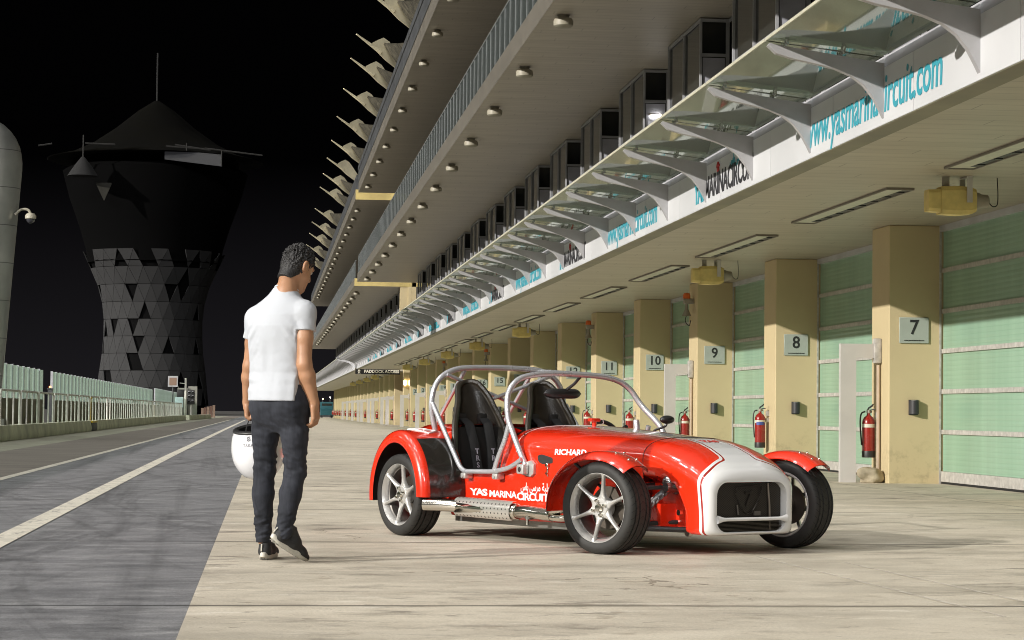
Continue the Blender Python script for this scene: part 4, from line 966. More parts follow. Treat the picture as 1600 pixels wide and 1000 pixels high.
for sg in (-1, 1):
    rws, rws2 = side(sg); i0 = 30
    g = rws[:i0 + 1]; mb.grid(g, flip=sg > 0); att += [-1] * sum(len(r) for r in g)
    g = rws2[i0:]; mb.grid(g, flip=sg > 0); att += [-1] * sum(len(r) for r in g)
    # cowl cheek: the part of the scuttle that sweeps down to the sill
    ck = []
    for i in range(8):
        t = i / 7; zt = .735 - .27 * t ** 1.4; x = -1.30 - .15 * t ** .8
        ck.append([(-1.25, sg * .528, .55 - .1 * t), (x + .02, sg * (.531), zt - .05), (x, sg * .518, zt), (x - .012, sg * .495, zt + .006), (x, sg * .45, zt - .01)])
    mb.grid(ck, flip=sg > 0); att += [-1] * sum(len(r) for r in ck)
# rear deck and tail
rd = []
for i in range(10):
    x = -2.04 - i * .072; w = ip(x, [-2.7, -2.04], [.50, .525]); zt = ip(x, [-2.72, -2.66, -2.5, -2.04], [.64, .715, .752, .752])
    rd.append([(x, -w, .18), (x, -w, .40), (x, -w, zt - .12), (x, -w + .03, zt - .04), (x, -w + .10, zt), (x, 0, zt + .012), (x, w - .10, zt), (x, w - .03, zt - .04), (x, w, zt - .12), (x, w, .40), (x, w, .18)])
mb.grid(rd); att += [-1] * sum(len(r) for r in rd); n0 = len(mb.v); mb.add(rd[-1], [tuple(range(11))]); att += [-1] * 11
mb.at['stripe'] = att
body = mb.build('body', M_car, CAR, ang=38, fix=False)
# bulkheads, floor, interior
mb = MB(); mb.box((-2.03, -.49, .16), (-.12, .49, .19)); mb.box((-.14, -.30, .19), (-.11, .30, .60)); mb.box((-1.25, -.47, .19), (-1.22, .47, .70)); mb.box((-2.06, -.49, .19), (-2.03, .49, .74)); mb.box((-2.0, -.07, .19), (-1.25, .07, .40)); mb.build('cockpit_tub', M_int, CAR, smooth=False)
mb = MB(); mb.box((-1.36, -.46, .56), (-1.33, .46, .725)); mb.build('dashboard', M_int, CAR, smooth=False)
mb = MB(); mb.prism([(-2.0, .144), (-2.0, .105), (-.55, .105), (-.35, .144)], 1, -.50, .50); mb.build('floor_pan', M_flr, CAR, smooth=False)
mb = MB(); mb.box((-.78, -.42, .16), (.12, -.30, .30)); mb.box((-.4, -.30, .15), (.22, .30, .50)); mb.box((.05, -.26, .15), (.26, -.24, .46)); mb.box((.05, .24, .15), (.26, .26, .46)); mb.build('chassis_cover', M_carr, CAR, smooth=False)
# bonnet shut lines, latch, slot, lettering
for sg in (-1, 1):
    mb = MB(); mb.prism([(-1.005, .562), (-.99, .573), (-.96, .575), (-.872, .556), (-.866, .546), (-.866, .526), (-.874, .520), (-.955, .512), (-.985, .522), (-1.003, .54)], 1, sg * .507, sg * .5175)
    for v in range(len(mb.v)): x, y, z = mb.v[v]; mb.v[v] = (x, math.copysign(W(x) - (.012 if abs(y) < .5174 else -.0015), y), z)
    mb.build('side_vent', M_int, CAR, smooth=False)
    mb = MB(); wl = W(-.9); mb.rbox((-.915, sg * (wl - .002), .435), (-.900, sg * (wl + .012), .515), .004, 1); mb.rbox((-.920, sg * (wl - .002), .497), (-.893, sg * (wl + .02), .522), .004, 1); mb.cyl((-.907, sg * (wl - .01), .455), (-.907, sg * (wl + .018), .455), .009, 10)
    mb.build('bonnet_latch', M_chr, CAR)
def side_text(name, body_, size, x, z, m, width, sg=-1, y=None, **k):
    mb = MB(); put_text(mb, body_, size, (0, 0, 0), (1, 0, 0), (0, 0, 1), depth=.001, align='LEFT', **k)
    w = max(v[0] for v in mb.v) - min(v[0] for v in mb.v); f = width / w
    mb.v = [(x + v[0] * f, -(W(x + v[0] * f) + .0012) + v[1], z + v[2]) for v in mb.v]; return mb
mb = side_text('l', 'YAS', .060, -1.770, .308, M_wl, .215, bold=.0026, space=.86, shear=-.05)
m2 = side_text('l', 'MARINA', .060, -1.552, .303, M_wl, .315, bold=.0016, space=.90); m3 = side_text('l', 'CIRCUIT', .066, -1.232, .296, M_wl, .338, bold=.0020, space=.90); m4 = side_text('l', ARAB, .070, -1.19, .360, M_wl, .31, bold=.0012)
for q in (m2, m3, m4): mb.add(q.v, q.f)
mb.build('door_lettering', M_wl, CAR, smooth=False)
mb = MB(); put_text(mb, 'RICHARD', .052, (0, 0, 0), (1, 0, 0), (0, 0, 1), depth=.001, align='LEFT', bold=.0018)
w_ = max(v[0] for v in mb.v); f_ = .285 / w_; mb.v = [(-.85 + v[0] * f_, v[1], .592 + v[2] * .95) for v in mb.v]
mb.v = [(x, -(W(x) * (1 - (max(0, z - ZS(x)) / (ZT(x) - ZS(x))) ** 2.5) ** .31 + .0022) + y, z) for x, y, z in mb.v]; mb.build('name_lettering', M_wl, CAR, smooth=False)
# shut line at the back of the bonnet (a thin pale edge) and seam to the nose
mb = MB(); r0 = [bonnet_pt(-1.245, j / 40) for j in range(41)]; mb.tube([(p[0], p[1] * 1.0006, p[2] + .0005) for p in r0], .0022, 6); mb.build('bonnet_edge', M_wl, CAR)

# --- nose cone
def nW(x): return ip(x, [-.11, .0, .15, .30, .38, .44, .475], [.378, .382, .385, .378, .366, .352, .338])
def nT(x): return ip(x, [-.11, 0, .12, .22, .32, .40, .45, .475], [.697, .689, .667, .638, .598, .552, .512, .482])
def nB(x): return ip(x, [-.11, .475], [.13, .118])
def nose_ring(x, n=96):
    """closed ring; index 0 = top centre, going to the right side (y<0), bottom, left side"""
    w, t, b_ = nW(x), nT(x), nB(x); zs = ip(x, [-.11, .12, .475], [.557, b_ + (t - b_) * .70, b_ + (t - b_) * .66]); cut = sstep(.34, .12, x); lip = ip(x, [-.11, .1, .2, .3], [.475, .465, .43, .30])
    half = []
    for k in range(n // 2 + 1):
        s_ = k / (n // 2)
        if s_ < .5:                              # over the top to the shoulder
            a = s_ / .5 * PI / 2; e1 = ip(x, [-.11, .2], [.62, .66]); e2 = ip(x, [-.11, .2], [.80, .85]); y = w * math.sin(a) ** e1; z = zs + (t - zs) * max(0, math.cos(a)) ** e2
        elif s_ < .86:                           # down the side, hollowed behind the wheel
            q = (s_ - .5) / .36; z = zs + (b_ + .03 - zs) * q; y = w - (w - .255) * cut * sstep(lip, lip - .07, z)
        else:
            q = (s_ - .86) / .14; wl = w - (w - .255) * cut; y = wl * (1 - q) if q > .3 else wl - .03 * (1 - math.cos(q / .3 * PI / 2)) ; z = b_ + .03 * (1 - min(1, q / .3))
            if q > .3: y = (wl - .03) * (1 - (q - .3) / .7)
        half.append((x, -y, z))
    return half + [(p[0], -p[1], p[2]) for p in half[-2:0:-1]]
def rr_ring(x, hw, z0, z1, r, n=96, xs_=0.0):
    """rounded rectangle sampled like nose_ring, by angle from the top centre"""
    zc = (z0 + z1) / 2; hh = (z1 - z0) / 2; seg = []
    P = []
    m = 400
    per = []
    def pt(u):                                   # half outline from top centre to bottom centre (y<0), arclength u
        Ls = [hw - r, PI / 2 * r, 2 * hh - 2 * r, PI / 2 * r, hw - r]
        u *= sum(Ls)
        if u < Ls[0]: return (-u, zc + hh)
        u -= Ls[0]
        if u < Ls[1]: a = u / r; return (-(hw - r) - r * math.sin(a), zc + hh - r + r * math.cos(a))
        u -= Ls[1]
        if u < Ls[2]: return (-hw, zc + hh - r - u)
        u -= Ls[2]
        if u < Ls[3]: a = u / r; return (-(hw - r) - r * math.cos(a), zc - hh + r - r * math.sin(a))
        u -= Ls[3]; return (-(hw - r) + u, zc - hh)
    half = []
    for k in range(n // 2 + 1):
        s_ = k / (n // 2); y, z = pt(ip(s_, [0, .42, .56, .84, .90, 1], [0, .34, .44, .70, .78, 1])); half.append((x + xs_ * (z1 - z), y, z))
    return half + [(p[0], -p[1], p[2]) for p in half[-2:0:-1]]
def stripe_val(p):
    x, y, z = p; ay = abs(y)
    a = .092 + .10 * max(0, (x - .02)) ** 1.3 - ay                                    # centre band, a little wider to the front
    xf = .372 + .050 * sstep(.10, .32, ay) + .02 * sstep(.5, .2, z)                      # start of the white front
    f = (x - xf) * .9
    k = .025; h = max(0, min(1, .5 + .5 * (f - a) / k)); v = a + (f - a) * h + k * h * (1 - h)
    return v if z > .5 or x > .2 else -1
rings = [nose_ring(-.105 + .0105 * i) for i in range(52)]
r_out = rings[-1]; inner = rr_ring(.478, .276, .140, .438, .080, xs_=-.02)
for k in range(1, 9):
    t = k / 8; bulge = .030 * math.sin(PI * t) ** .8 + 0
    rings.append([(a[0] + (b_[0] - a[0]) * t + bulge * .6, a[1] + (b_[1] - a[1]) * (t ** 1.25), a[2] + (b_[2] - a[2]) * (t ** 1.25)) for a, b_ in zip(r_out, inner)])
for k in (1, 2, 3): rings.append([(p[0] - .02 * k, p[1] * (1 - .006 * k), .289 + (p[2] - .289) * (1 - .008 * k)) for p in rings[60 - 1]])
mb = MB(); mb.grid(rings, close=True, flip=True); mb.at['stripe'] = [stripe_val(p) if i < 53 * 96 else .2 for i, p in enumerate([q for r in rings for q in r])]
nose = mb.build('nose_cone', M_car, CAR, ang=50, fix=False)
mb = MB(); bar = []
for i in range(25):
    y = -.275 + .55 * i / 24; e = abs(2 * i / 24 - 1); hgt = .011 + .02 * max(0, e - .8) ** 1.2 * 5
    bar.append([(.482 - .0 + .012 * math.cos(a), y, .217 + hgt * math.sin(a)) for a in [2 * PI * k / 10 for k in range(10)]])
mb.grid(bar, close=True); mb.build('grille_bar', M_wl, nose)
def mesh_mat():
    b = NB('grille_mesh'); X, Y, Z = b.xyz()
    u = b.math('FRACT', b.math('MULTIPLY', b.math('ADD', Y, Z), 75)); v = b.math('FRACT', b.math('MULTIPLY', b.math('SUBTRACT', Y, Z), 75))
    g = b.math('MAXIMUM', b.math('LESS_THAN', u, .28), b.math('LESS_THAN', v, .28)); b.set(color=b.mix((.006, .005, .005), (.05, .043, .035), g), rough=.4, metal=.3); return b.m
mb = MB(); mb.box((.425, -.262, .222), (.435, .262, .432)); mb.build('grille', mesh_mat(), nose, smooth=False)
mb = MB()
for k in range(8): mb.box((.430, -.255, .147 + k * .0078), (.455, .255, .150 + k * .0078))
mb.box((.42, -.256, .142), (.428, .256, .212)); mb.build('oil_cooler', mat('cooler_fins', (.07, .062, .05), .4, metal=.6), nose, smooth=False)
mb = MB(); sh = fillet([(0, -.09, .405), (0, .115, .415), (0, .10, .36), (0, .02, .245), (0, -.035, .25), (0, -.105, .37), (0, -.09, .405)], .03, 4); mb.tube([(.446, p[1], p[2]) for p in sh], .004, 6, closed=False)
put_text(mb, '7', .125, (.442, .0, .33), (0, 1, 0), (0, 0, 1), depth=.006, bold=.002); mb.build('grille_badge', mat('badge_dark', (.05, .045, .04), .3, metal=.7), nose)
mb = MB(); mb.box((.437, .04, .236), (.45, .09, .262)); mb.build('cooler_bracket', M_barrel, nose, smooth=False); mb = MB(); mb.tube([(.442, -.08, .24), (.442, -.09, .30)], .006, 6); mb.build('cooler_bracket', M_barrel, nose); mb = MB(); mb.tube([(.44, .155, .432), (.445, .165, .29), (.442, .17, .15)], .007, 6); mb.build('cooler_pipe', mat('pipe_grey', (.22, .19, .16), .35, metal=.7), nose)
mb = MB()
for (body_, sz, xx, yy) in (('YAS', .075, .075, 0),):
    vs, fs = text_mesh(body_, sz, bold=.004, depth=.001, shear=.1)
    pts = []
    for v in vs:
        y = v[0]; x = xx - v[2]; a = min(1, abs(y) / nW(x)) ** (1 / .66); cz = math.sqrt(max(0, 1 - a * a)); zs = nB(x) + (nT(x) - nB(x)) * .66
        pts.append((x, y, zs + (nT(x) - zs) * cz ** .85 + .0015 + (v[1] + .0005)))
    mb.add(pts, fs)
mb.build('nose_lettering', mat('decal_red', (.42, .02, .012), .4), nose, smooth=False)
mb = MB(); mb.cyl((.255, -.392, .252), (.255, -.37, .252), .018, 12); mb.build('nose_fastener', M_chr, nose); mb = MB(); mb.cyl((.30, -.36, .135), (.30, -.33, .135), .025, 12); mb.build('nose_fastener', M_chr, nose)

sm_ = MB(); sr = nose_ring(-.1065); sm_.tube([(p[0], p[1] * 1.001, p[2] + .0006) for p in sr[-34:] + sr[:35]], .0026, 6); sm_.build('nose_seam', M_int, nose)
# --- wheels
def wheel(loc, steer, right, fender_name):
    rz = steer + (0 if right else PI)
    mb = MB()
    mb.lathe([(.189, -.03), (.196, .098), (.205, .098), (.214, .088), (.205, .070), (.190, .060), (.186, -.02), (.192, -.060), (.206, -.072), (.215, -.086), (.214, -.094), (.207, -.095), (.199, -.082), (.190, -.064), (.188, -.05)], axis=1, seg=56, closed=True)
    barrel = MB(); barrel.lathe([(.1895, -.052), (.180, -.046), (.176, -.018), (.179, .055), (.194, .09)], axis=1, seg=56)
    # spokes
    for k in range(6):
        a0 = 2 * PI * k / 6 + R(80); ca, sa = math.cos(a0), math.sin(a0); sec = []
        for r_, hw, yf, th in ((.048, .036, -.064, .036), (.058, .029, -.066, .036), (.070, .0215, -.067, .032), (.086, .0150, -.070, .028), (.108, .0115, -.074, .026), (.140, .0095, -.079, .024), (.175, .0092, -.085, .022), (.194, .0115, -.088, .020), (.203, .017, -.090, .018), (.209, .024, -.090, .016)):
            ring = []
            for u, w in ((-hw, yf + th), (-hw, yf + .007), (-hw + .005, yf + .001), (0, yf - .003), (hw - .005, yf + .001), (hw, yf + .007), (hw, yf + th)): ring.append((r_ * ca - u * sa, w, r_ * sa + u * ca))
            sec.append(ring)
        mb.grid(sec)
        # web between two spokes near the hub
        a1 = a0 + PI / 6
        if 0: mb.add([(.062 * math.cos(a1 + d), yy, .062 * math.sin(a1 + d)) for d, yy in ((-.42, -.058), (.42, -.058), (.42, -.03), (-.42, -.03))] + [(.02 * math.cos(a1 + d), yy, .02 * math.sin(a1 + d)) for d, yy in ((-.42, -.058), (.42, -.058), (.42, -.03), (-.42, -.03))], [(0, 1, 2, 3), (4, 7, 6, 5), (0, 4, 5, 1)])
    mb.lathe([(.0, -.066), (.032, -.066), (.034, -.070), (.056, -.070), (.062, -.064), (.062, .0), (0, .0)], axis=1, seg=36)
    w = mb.build('wheel', M_rim, CAR, ang=45, loc=loc, rz=rz, fix=True); barrel.build('rim_barrel', M_barrel, w, fix=False)
    mb = MB()
    tp = [(.204, .085), (.212, .100), (.232, .1055), (.252, .103), (.266, .094), (.2725, .085)]
    tr = []
    for g in (.066, .030, -.030, -.066): tr += [(.2775 - abs(g + .006) * .02, g + .0058), (.2685, g + .0046), (.2685, g - .0046), (.2775 - abs(g) * .02, g - .0058)]
    tp = tp + tr + [(r_, -y_) for r_, y_ in reversed(tp)]
    mb.lathe(tp, axis=1, seg=72); mb.build('tyre', M_tyre, w, ang=32)
    mb = MB(); mb.lathe([(0, -.064), (.022, -.0635), (.027, -.078), (.020, -.090), (0, -.0925)], axis=1, seg=16); mb.build('centre_cap', M_chr, w)
    for k in range(4):
        a = 2 * PI * k / 4 + R(20); mb = MB(); mb.lathe([(0, -.092), (.010, -.090), (.012, -.068)], axis=1, seg=6, c=(.045 * math.cos(a), 0, .045 * math.sin(a))); mb.build('wheel_nut', M_chr, w)
    mb = MB(); mb.lathe([(.05, .012), (.128, .012), (.128, .030), (.05, .030), (.05, .012)], axis=1, seg=36); mb.lathe([(0, -.02), (.055, -.02), (.058, .03), (.058, .075), (0, .075)], axis=1, seg=20); mb.build('brake_disc', M_disc, w)
    mb = MB(); a0 = R(35); pr = [(r_ * math.cos(a0 + d), r_ * math.sin(a0 + d)) for r_, d in ((.085, -.45), (.14, -.42), (.14, .42), (.085, .45))]; mb.prism(pr, 1, -.014, .056); mb.build('brake_caliper', M_disc, w, smooth=False)
    return w
T = .737
wheel((0, -T, .2775), R(14), True, ''); wheel((0, T, .2775), R(12), False, ''); wheel((-2.21, -T, .2775), 0, True, ''); wheel((-2.21, T, .2775), 0, False, '')
# --- front cycle wings turn with the wheels
def front_fender(loc, steer, sg):
    mb = MB(); rows = []
    for i in range(29):
        a = R(186 - i * (186 - 48) / 28); cx, cz = .400 * math.cos(a) - .02, .338 * math.sin(a) + .0
        nx, nz = math.cos(a) / .400, math.sin(a) / .338; l = math.hypot(nx, nz); nx /= l; nz /= l; row = []
        for j in range(13):
            y = -.118 + .236 * j / 12; e = abs(2 * j / 12 - 1); dr = -.048 * e ** 3.2 + .004
            row.append((cx + nx * dr, y, cz + nz * dr))
        rows.append(row)
    mb.grid(rows); st = len(mb.v); mb.grid([[(p[0] - .006 * math.cos(R(186 - i * 138 / 28)), p[1], p[2] - .006 * math.sin(R(186 - i * 138 / 28))) for p in r] for i, r in enumerate(rows)], flip=True)
    o = mb.build('front_fender', M_carr, CAR, loc=loc, rz=steer, ang=60, fix=False)
    mb = MB()
    for i in (23, 26):
        for j in (4, 8): p = rows[i][j]; mb.ball((p[0], p[1], p[2] + .003), .0085, u=10, v=6)
    mb.build('fender_bolt', M_chr, o)
    mb = MB(); 
    for i in (12, 20): p = rows[i][6]; mb.tube([(p[0] * .97, 0, p[2] - .012), (p[0] * .5, -sg * .10, p[2] * .45), (0, -sg * .10, 0)], .010, 8)
    mb.build('fender_stay', M_blk, o); return o
front_fender((0, -T, .2775), R(14), -1); front_fender((0, T, .2775), R(12), 1)
# --- rear clamshell wings
def rear_fender(sg):
    mb = MB(); rows = []; prof = []
    for k in range(9):                                            # outer lip rolled over
        a = PI / 2 * k / 8; prof.append((-.06 * (1 - math.sin(a)) , .855 - .055 + .055 * math.cos(a)))
    prof = [(-.085, .852), (-.075, .856)] + prof + [(0.0, .74), (.004, .66), (.002, .60), (0, .53)]
    n = 40
    for i in range(n + 1):
        a = R(187 - i * (187 + 1) / n); ex, ez = .362, .438
        nx, nz = math.cos(a) / ex, math.sin(a) / ez; l = math.hypot(nx, nz); nx /= l; nz /= l; row = []
        for dr, y in prof:
            inn = sstep(.80, .53, y); fw_ = sstep(95, 10, math.degrees(a))
            cx, cz = -2.226 + (ex + .03 * inn * fw_) * math.cos(a), .278 + ez * math.sin(a)
            row.append((cx + nx * dr, sg * y, cz + nz * dr))
        rows.append(row)
    mb.grid(rows, flip=sg < 0); o = mb.build('rear_fender', M_carr, CAR, ang=60, fix=True)
    mb = MB(); mb.grid([[(p[0] - .012 * math.cos(R(187 - i * 188 / n)), p[1] - sg * .004, p[2] - .012 * math.sin(R(187 - i * 188 / n))) for p in r[2:]] for i, r in enumerate(rows)], flip=sg > 0); mb.build('arch_liner', M_int, o, fix=False)
    # dark stone guard on the face behind the cockpit, following the wing
    g = []
    for i in range(27, n + 1):
        r = rows[i]; a = R(187 - i * 188 / n)
        ys = [.795 - (.795 - .535) * q / 9 for q in range(10)]; ay = [abs(p[1]) for p in r]; xs_ = [p[0] for p in r]; zs_ = [p[2] for p in r]
        o1 = list(reversed(ay)); g.append([(ip(y, o1, xs_[::-1]) + .003 * math.cos(a) + .001, sg * y, ip(y, o1, zs_[::-1]) + .003 * math.sin(a)) for y in ys])
    mb = MB(); mb.grid(g, flip=sg < 0); mb.build('stone_guard', M_carbon, o, fix=False)
    # white outlined flash on top of the wing
    mb = MB()
    def onw(ang, y):
        a = R(ang); return (-2.226 + (.362 + .005) * math.cos(a), sg * y, .278 + (.438 + .006) * math.sin(a))
    for path in ([(97, .72), (97, .60), (76, .58), (70, .66), (84, .72), (97, .72)], [(92, .69), (90, .62), (80, .62), (80, .66)]): mb.tube([onw(*p) for p in path], .007, 6)
    mb.build('wing_logo', M_wl, o); return o
rear_fender(-1); rear_fender(1)
# --- roll cage
mb = MB(); x = -2.22; r_ = .0195
mb.tube(smooth_path([(x, -.50, .60), (x, -.535, .74), (x, -.562, .86), (x, -.555, .96), (x, -.525, 1.035), (x, -.465, 1.095), (x, -.37, 1.135), (x, -.25, 1.15), (x, 0, 1.155), (x, .25, 1.15), (x, .37, 1.135), (x, .465, 1.095), (x, .525, 1.035), (x, .555, .96), (x, .562, .86), (x, .535, .74), (x, .50, .60)], 5), r_, 14)
cage = mb.build('roll_cage', M_tube, CAR, ang=60)
mb = MB(); mb.tube(smooth_path([(-1.10, -.545, .48), (-1.17, -.56, .60), (-1.245, -.575, .745), (-1.265, -.583, .80), (-1.28, -.583, .90), (-1.285, -.565, .98), (-1.29, -.50, 1.05), (-1.29, -.40, 1.085), (-1.29, -.22, 1.103), (-1.29, 0, 1.10), (-1.29, .20, 1.09), (-1.285, .34, 1.06), (-1.27, .43, 1.0), (-1.23, .49, .90), (-1.13, .555, .78), (-1.08, .575, .70)], 5), r_, 14); mb.build('front_hoop', M_tube, cage, ang=60)
for sg in (-1, 1):
    mb = MB(); mb.tube(fillet([(-2.20, sg * .568, .90), (-1.80, sg * .585, .444), (-1.42, sg * .585, .452), (-1.24, sg * .583, .482), (-1.12, sg * .575, .540)], [0, .07, .12, .07, 0], 6), .0165, 12)
    mb.tube(smooth_path([(-1.262, sg * .58, .76), (-1.30, sg * .583, .66), (-1.37, sg * .584, .55), (-1.42, sg * .583, .455)], 4), .018, 12)
    mb.build('side_bar', M_tube, cage, ang=60)
mb = MB(); mb.tube([(x + .02, -.45, 1.10), (x + .02, .46, .78)], .0135, 10); mb.tube([(x + .045, -.10, .93), (x + .03, .42, 1.10)], .0135, 10); mb.build('cross_brace', M_tube, cage, ang=60)
for yy in (-.29, .285):
    mb = MB(); mb.tube([(x, yy, 1.13), (-2.55, yy - .02, .755)], .0145, 12); mb.build('rear_stay', M_tube, cage, ang=60)
mb = MB(); mb.tube([(x, .36, 1.135), (-1.29, .10, 1.10)], .017, 12); mb.build('roof_bar', M_tube, cage, ang=60)
for (bx, bz, sg) in ((-1.77, .425, -1), (-1.40, .43, -1), (-1.77, .425, 1), (-1.40, .43, 1)):
    mb = MB(); mb.rbox((bx - .03, sg * .532, bz - .028), (bx + .03, sg * .60, bz + .012), .01, 2); mb.cyl((bx, sg * .55, bz - .01), (bx, sg * .606, bz - .01), .012, 10); mb.build('cage_bracket', M_rim, cage)
for sg in (-1, 1):
    mb = MB(); mb.prism([(-1.17, .50), (-1.12, .52), (-1.05, .535), (-1.02, .51), (-1.025, .45), (-1.06, .43), (-1.15, .44), (-1.18, .465)], 1, sg * .532, sg * .55); mb.rbox((-1.15, sg * .55, .445), (-1.07, sg * .60, .51), .012, 2); mb.build('hoop_foot', M_rim, cage, ang=35)
    mb = MB(); mb.lathe([(.0, .601), (.017, .601), (.017, .595)], axis=1, seg=14, c=(-1.11, 0, .475)); mb.v = [(v[0], sg * v[1], v[2]) for v in mb.v]; mb.build('foot_bolt', M_int, cage)
# --- seats with harness
def seat(yc, label_):
    mb = MB(); rows = []
    for t in [i / 22 for i in range(23)]:
        z = .42 + .62 * t; xb = ip(z, [.42, .60, .80, 1.05], [-2.02, -2.07, -2.11, -2.16]); hw = ip(z, [.42, .60, .72, .80, .90, .98, 1.02, 1.045, 1.056], [.215, .215, .205, .18, .140, .113, .092, .062, .018])
        bol = ip(z, [.42, .65, .80, .95, 1.05], [.10, .11, .10, .07, .02]); row = []
        for j in range(15):
            u = 2 * j / 14 - 1; row.append((xb + bol * abs(u) ** 2.6 - .02 * (1 - u * u), yc + hw * u, z))
        rows.append(row)
    mb.grid(rows); back = [[(p[0] - .045 - .02 * (1 - abs(2 * j / 14 - 1)), yc + (p[1] - yc) * 1.04, p[2] + .008) for j, p in enumerate(r)] for r in rows]; mb.grid(back, flip=True)
    for q in (0, 14): mb.grid([[r[q], b_[q]] for r, b_ in zip(rows, back)], flip=q > 0)
    mb.grid([rows[-1], back[-1]])
    s_ = mb.build('seat', M_seat, CAR, ang=70, fix=True)
    mb = MB(); mb.tube(smooth_path([(p[0] - .018, yc + (p[1] - yc) * 1.02, p[2] + .004) for p in [r[0] for r in rows[::3]] + [rows[-1][7]] + [r[14] for r in rows[::-3]]], 4), .021, 8); mb.build('seat_piping', M_seat, s_)
    mb = MB(); mb.rbox((-2.02, yc - .215, .22), (-1.50, yc + .215, .36), .05, 3); mb.build('seat_cushion', M_seat, s_)
    for sg in (-1, 1):
        mb = MB(); mb.rbox((-2.12, yc + sg * .085 - .036, .755), (-2.088, yc + sg * .085 + .042, .835), .015, 2); mb.build('harness_slot', M_int, s_)
        pts = [(-2.085, .80), (-2.02, .76), (-1.965, .62), (-1.93, .45), (-1.86, .38), (-1.72, .375)]; rw = []
        for i_, (px_, pz_) in enumerate(pts):
            yy = yc + sg * (.085 - .008 * i_); rw.append([(px_ + .004, yy - .036, pz_), (px_ + .010, yy, pz_ + .003), (px_ + .004, yy + .036, pz_)])
        mb = MB(); mb.grid(rw); mb.grid([[(p[0] - .008, p[1], p[2] - .002) for p in r] for r in rw], flip=True); h = mb.build('harness', M_belt, s_, fix=False)
        mb = MB()
        for i_, ch in enumerate('TRS'):
            z = .575 - i_ * .047; xx = ip(z, [.45, .62, .76], [-1.93, -1.955, -2.0]) + .014; put_text(mb, ch, .050, (xx, yc + sg * .066, z), (0, 1, 0), (-.2, 0, 1), depth=.002, bold=.001, sx=1)
        mb.build('harness_lettering', mat('harness_print', (.36, .34, .40), .6), h, smooth=False)
    return s_
seat(-.305, ''); seat(.305, '')
# --- steering wheel, mirrors, key
mb = MB(); Mx = Matrix.Translation((-1.47, .37, .66)) @ Matrix.Rotation(R(-22), 4, 'Y')
mb.tube([(0, .135 * math.cos(a), .135 * math.sin(a)) for a in [2 * PI * k / 40 for k in range(40)]], .015, 10, closed=True)
for a in (R(0), R(180), R(270)): mb.tube([(0, .02 * math.cos(a), .02 * math.sin(a)), (0, .13 * math.cos(a), .13 * math.sin(a))], .010, 8)
mb.lathe([(0, -.02), (.04, -.02), (.04, .02), (0, .02)], axis=0, seg=16); mb.tube([(0, 0, 0), (.25, 0, 0)], .016, 8); mb.xf(Mx); mb.build('steering_wheel', M_blk, CAR)
mb = MB(); rw = []
for i in range(15):
    u = 2 * i / 14 - 1; hz = .032 * (1 - abs(u) ** 7) + .002; hx = .02 * (1 - abs(u) ** 7) + .002; rw.append([(-1.40 + hx * math.cos(a) - .012 * u * u, -.04 + .155 * u, .972 + hz * math.sin(a)) for a in [2 * PI * k / 12 for k in range(12)]])
mb.grid(rw, close=True); mb.add(rw[0], [tuple(range(12))]); mb.add(rw[-1], [tuple(range(12))]); rm = mb.build('rear_view_mirror', M_blk, CAR)
mb = MB(); mb.tube(smooth_path([(-1.39, -.02, 1.0), (-1.33, 0.0, 1.04), (-1.29, .02, 1.09)]), .011, 8); mb.build('mirror_stem', M_blk, rm)
for (sg, my) in ((1, .53),):
    mb = MB(); mb.ball((-1.0, my, .805), .060, u=18, v=12, sc=(.5, 1.0, .48)); m_ = mb.build('side_mirror', M_blk, CAR); mb = MB(); mb.tube(smooth_path([(-1.0, my, .79), (-1.01, my - .01, .76), (-1.05, my - .06, .735), (-1.08, my - .06, .71)]), .008, 8); mb.build('mirror_stalk', M_blk, m_)
    mb = MB(); mb.cyl((-1.10, .36, .68), (-1.12, .36, .80), .022, 12); mb.build('cowl_post', M_tube, CAR)
mb = MB(); mb.lathe([(.0, .0), (.016, 0), (.016, .03), (0, .03)], seg=10, c=(-1.22, .085, .757)); mb.rbox((-1.245, .045, .786), (-1.20, .125, .81), .008, 2); mb.build('cutoff_key', M_carr, CAR)
mb = MB(); mb.tube(smooth_path([(-1.22, .125, .80), (-1.22, .155, .80), (-1.22, .16, .775), (-1.22, .13, .765)]), .003, 6); mb.build('key_cord', M_wl, CAR)
# --- exhaust along the side
mb = MB(); mb.tube(smooth_path([(-1.895, -.825, .222), (-1.80, -.752, .222), (-1.70, -.685, .216), (-1.66, -.668, .214)]), .040, 18, caps=False); mb.tube([(-1.893, -.824, .222), (-1.84, -.782, .222)], .036, 18, caps=False); ex_ = mb.build('exhaust', M_chr, CAR, ang=60, fix=False)
mb = MB(); mb.tube([(-1.86, -.797, .222), (-1.82, -.767, .222)], .034, 16); mb.build('tailpipe_bore', M_int, ex_)
mb = MB(); mb.tube([(-1.72, -.665, .212), (-1.70, -.665, .212), (-1.06, -.655, .205), (-1.04, -.655, .205)], [.045, .054, .054, .045], 24); mb.build('silencer', M_chr, ex_, ang=50)
def perf():
    b = NB('perforated_shield'); X, Y, Z = b.xyz(); u = b.math('SUBTRACT', b.math('FRACT', b.math('MULTIPLY', X, 24)), .5); v = b.math('SUBTRACT', b.math('FRACT', b.math('ADD', b.math('MULTIPLY', Z, 34), b.math('MULTIPLY', b.math('FLOOR', b.math('MULTIPLY', X, 24)), 0.0))), .5)
    d = b.math('SQRT', b.math('ADD', b.math('MULTIPLY', b.math('MULTIPLY', u, 1.42), b.math('MULTIPLY', u, 1.42)), b.math('MULTIPLY', v, v)))
    h = b.math('LESS_THAN', d, .2); b.set(color=b.mix((.62, .60, .55), (.04, .04, .04), h), rough=.3, metal=.7); return b.m
mb = MB(); rw = []
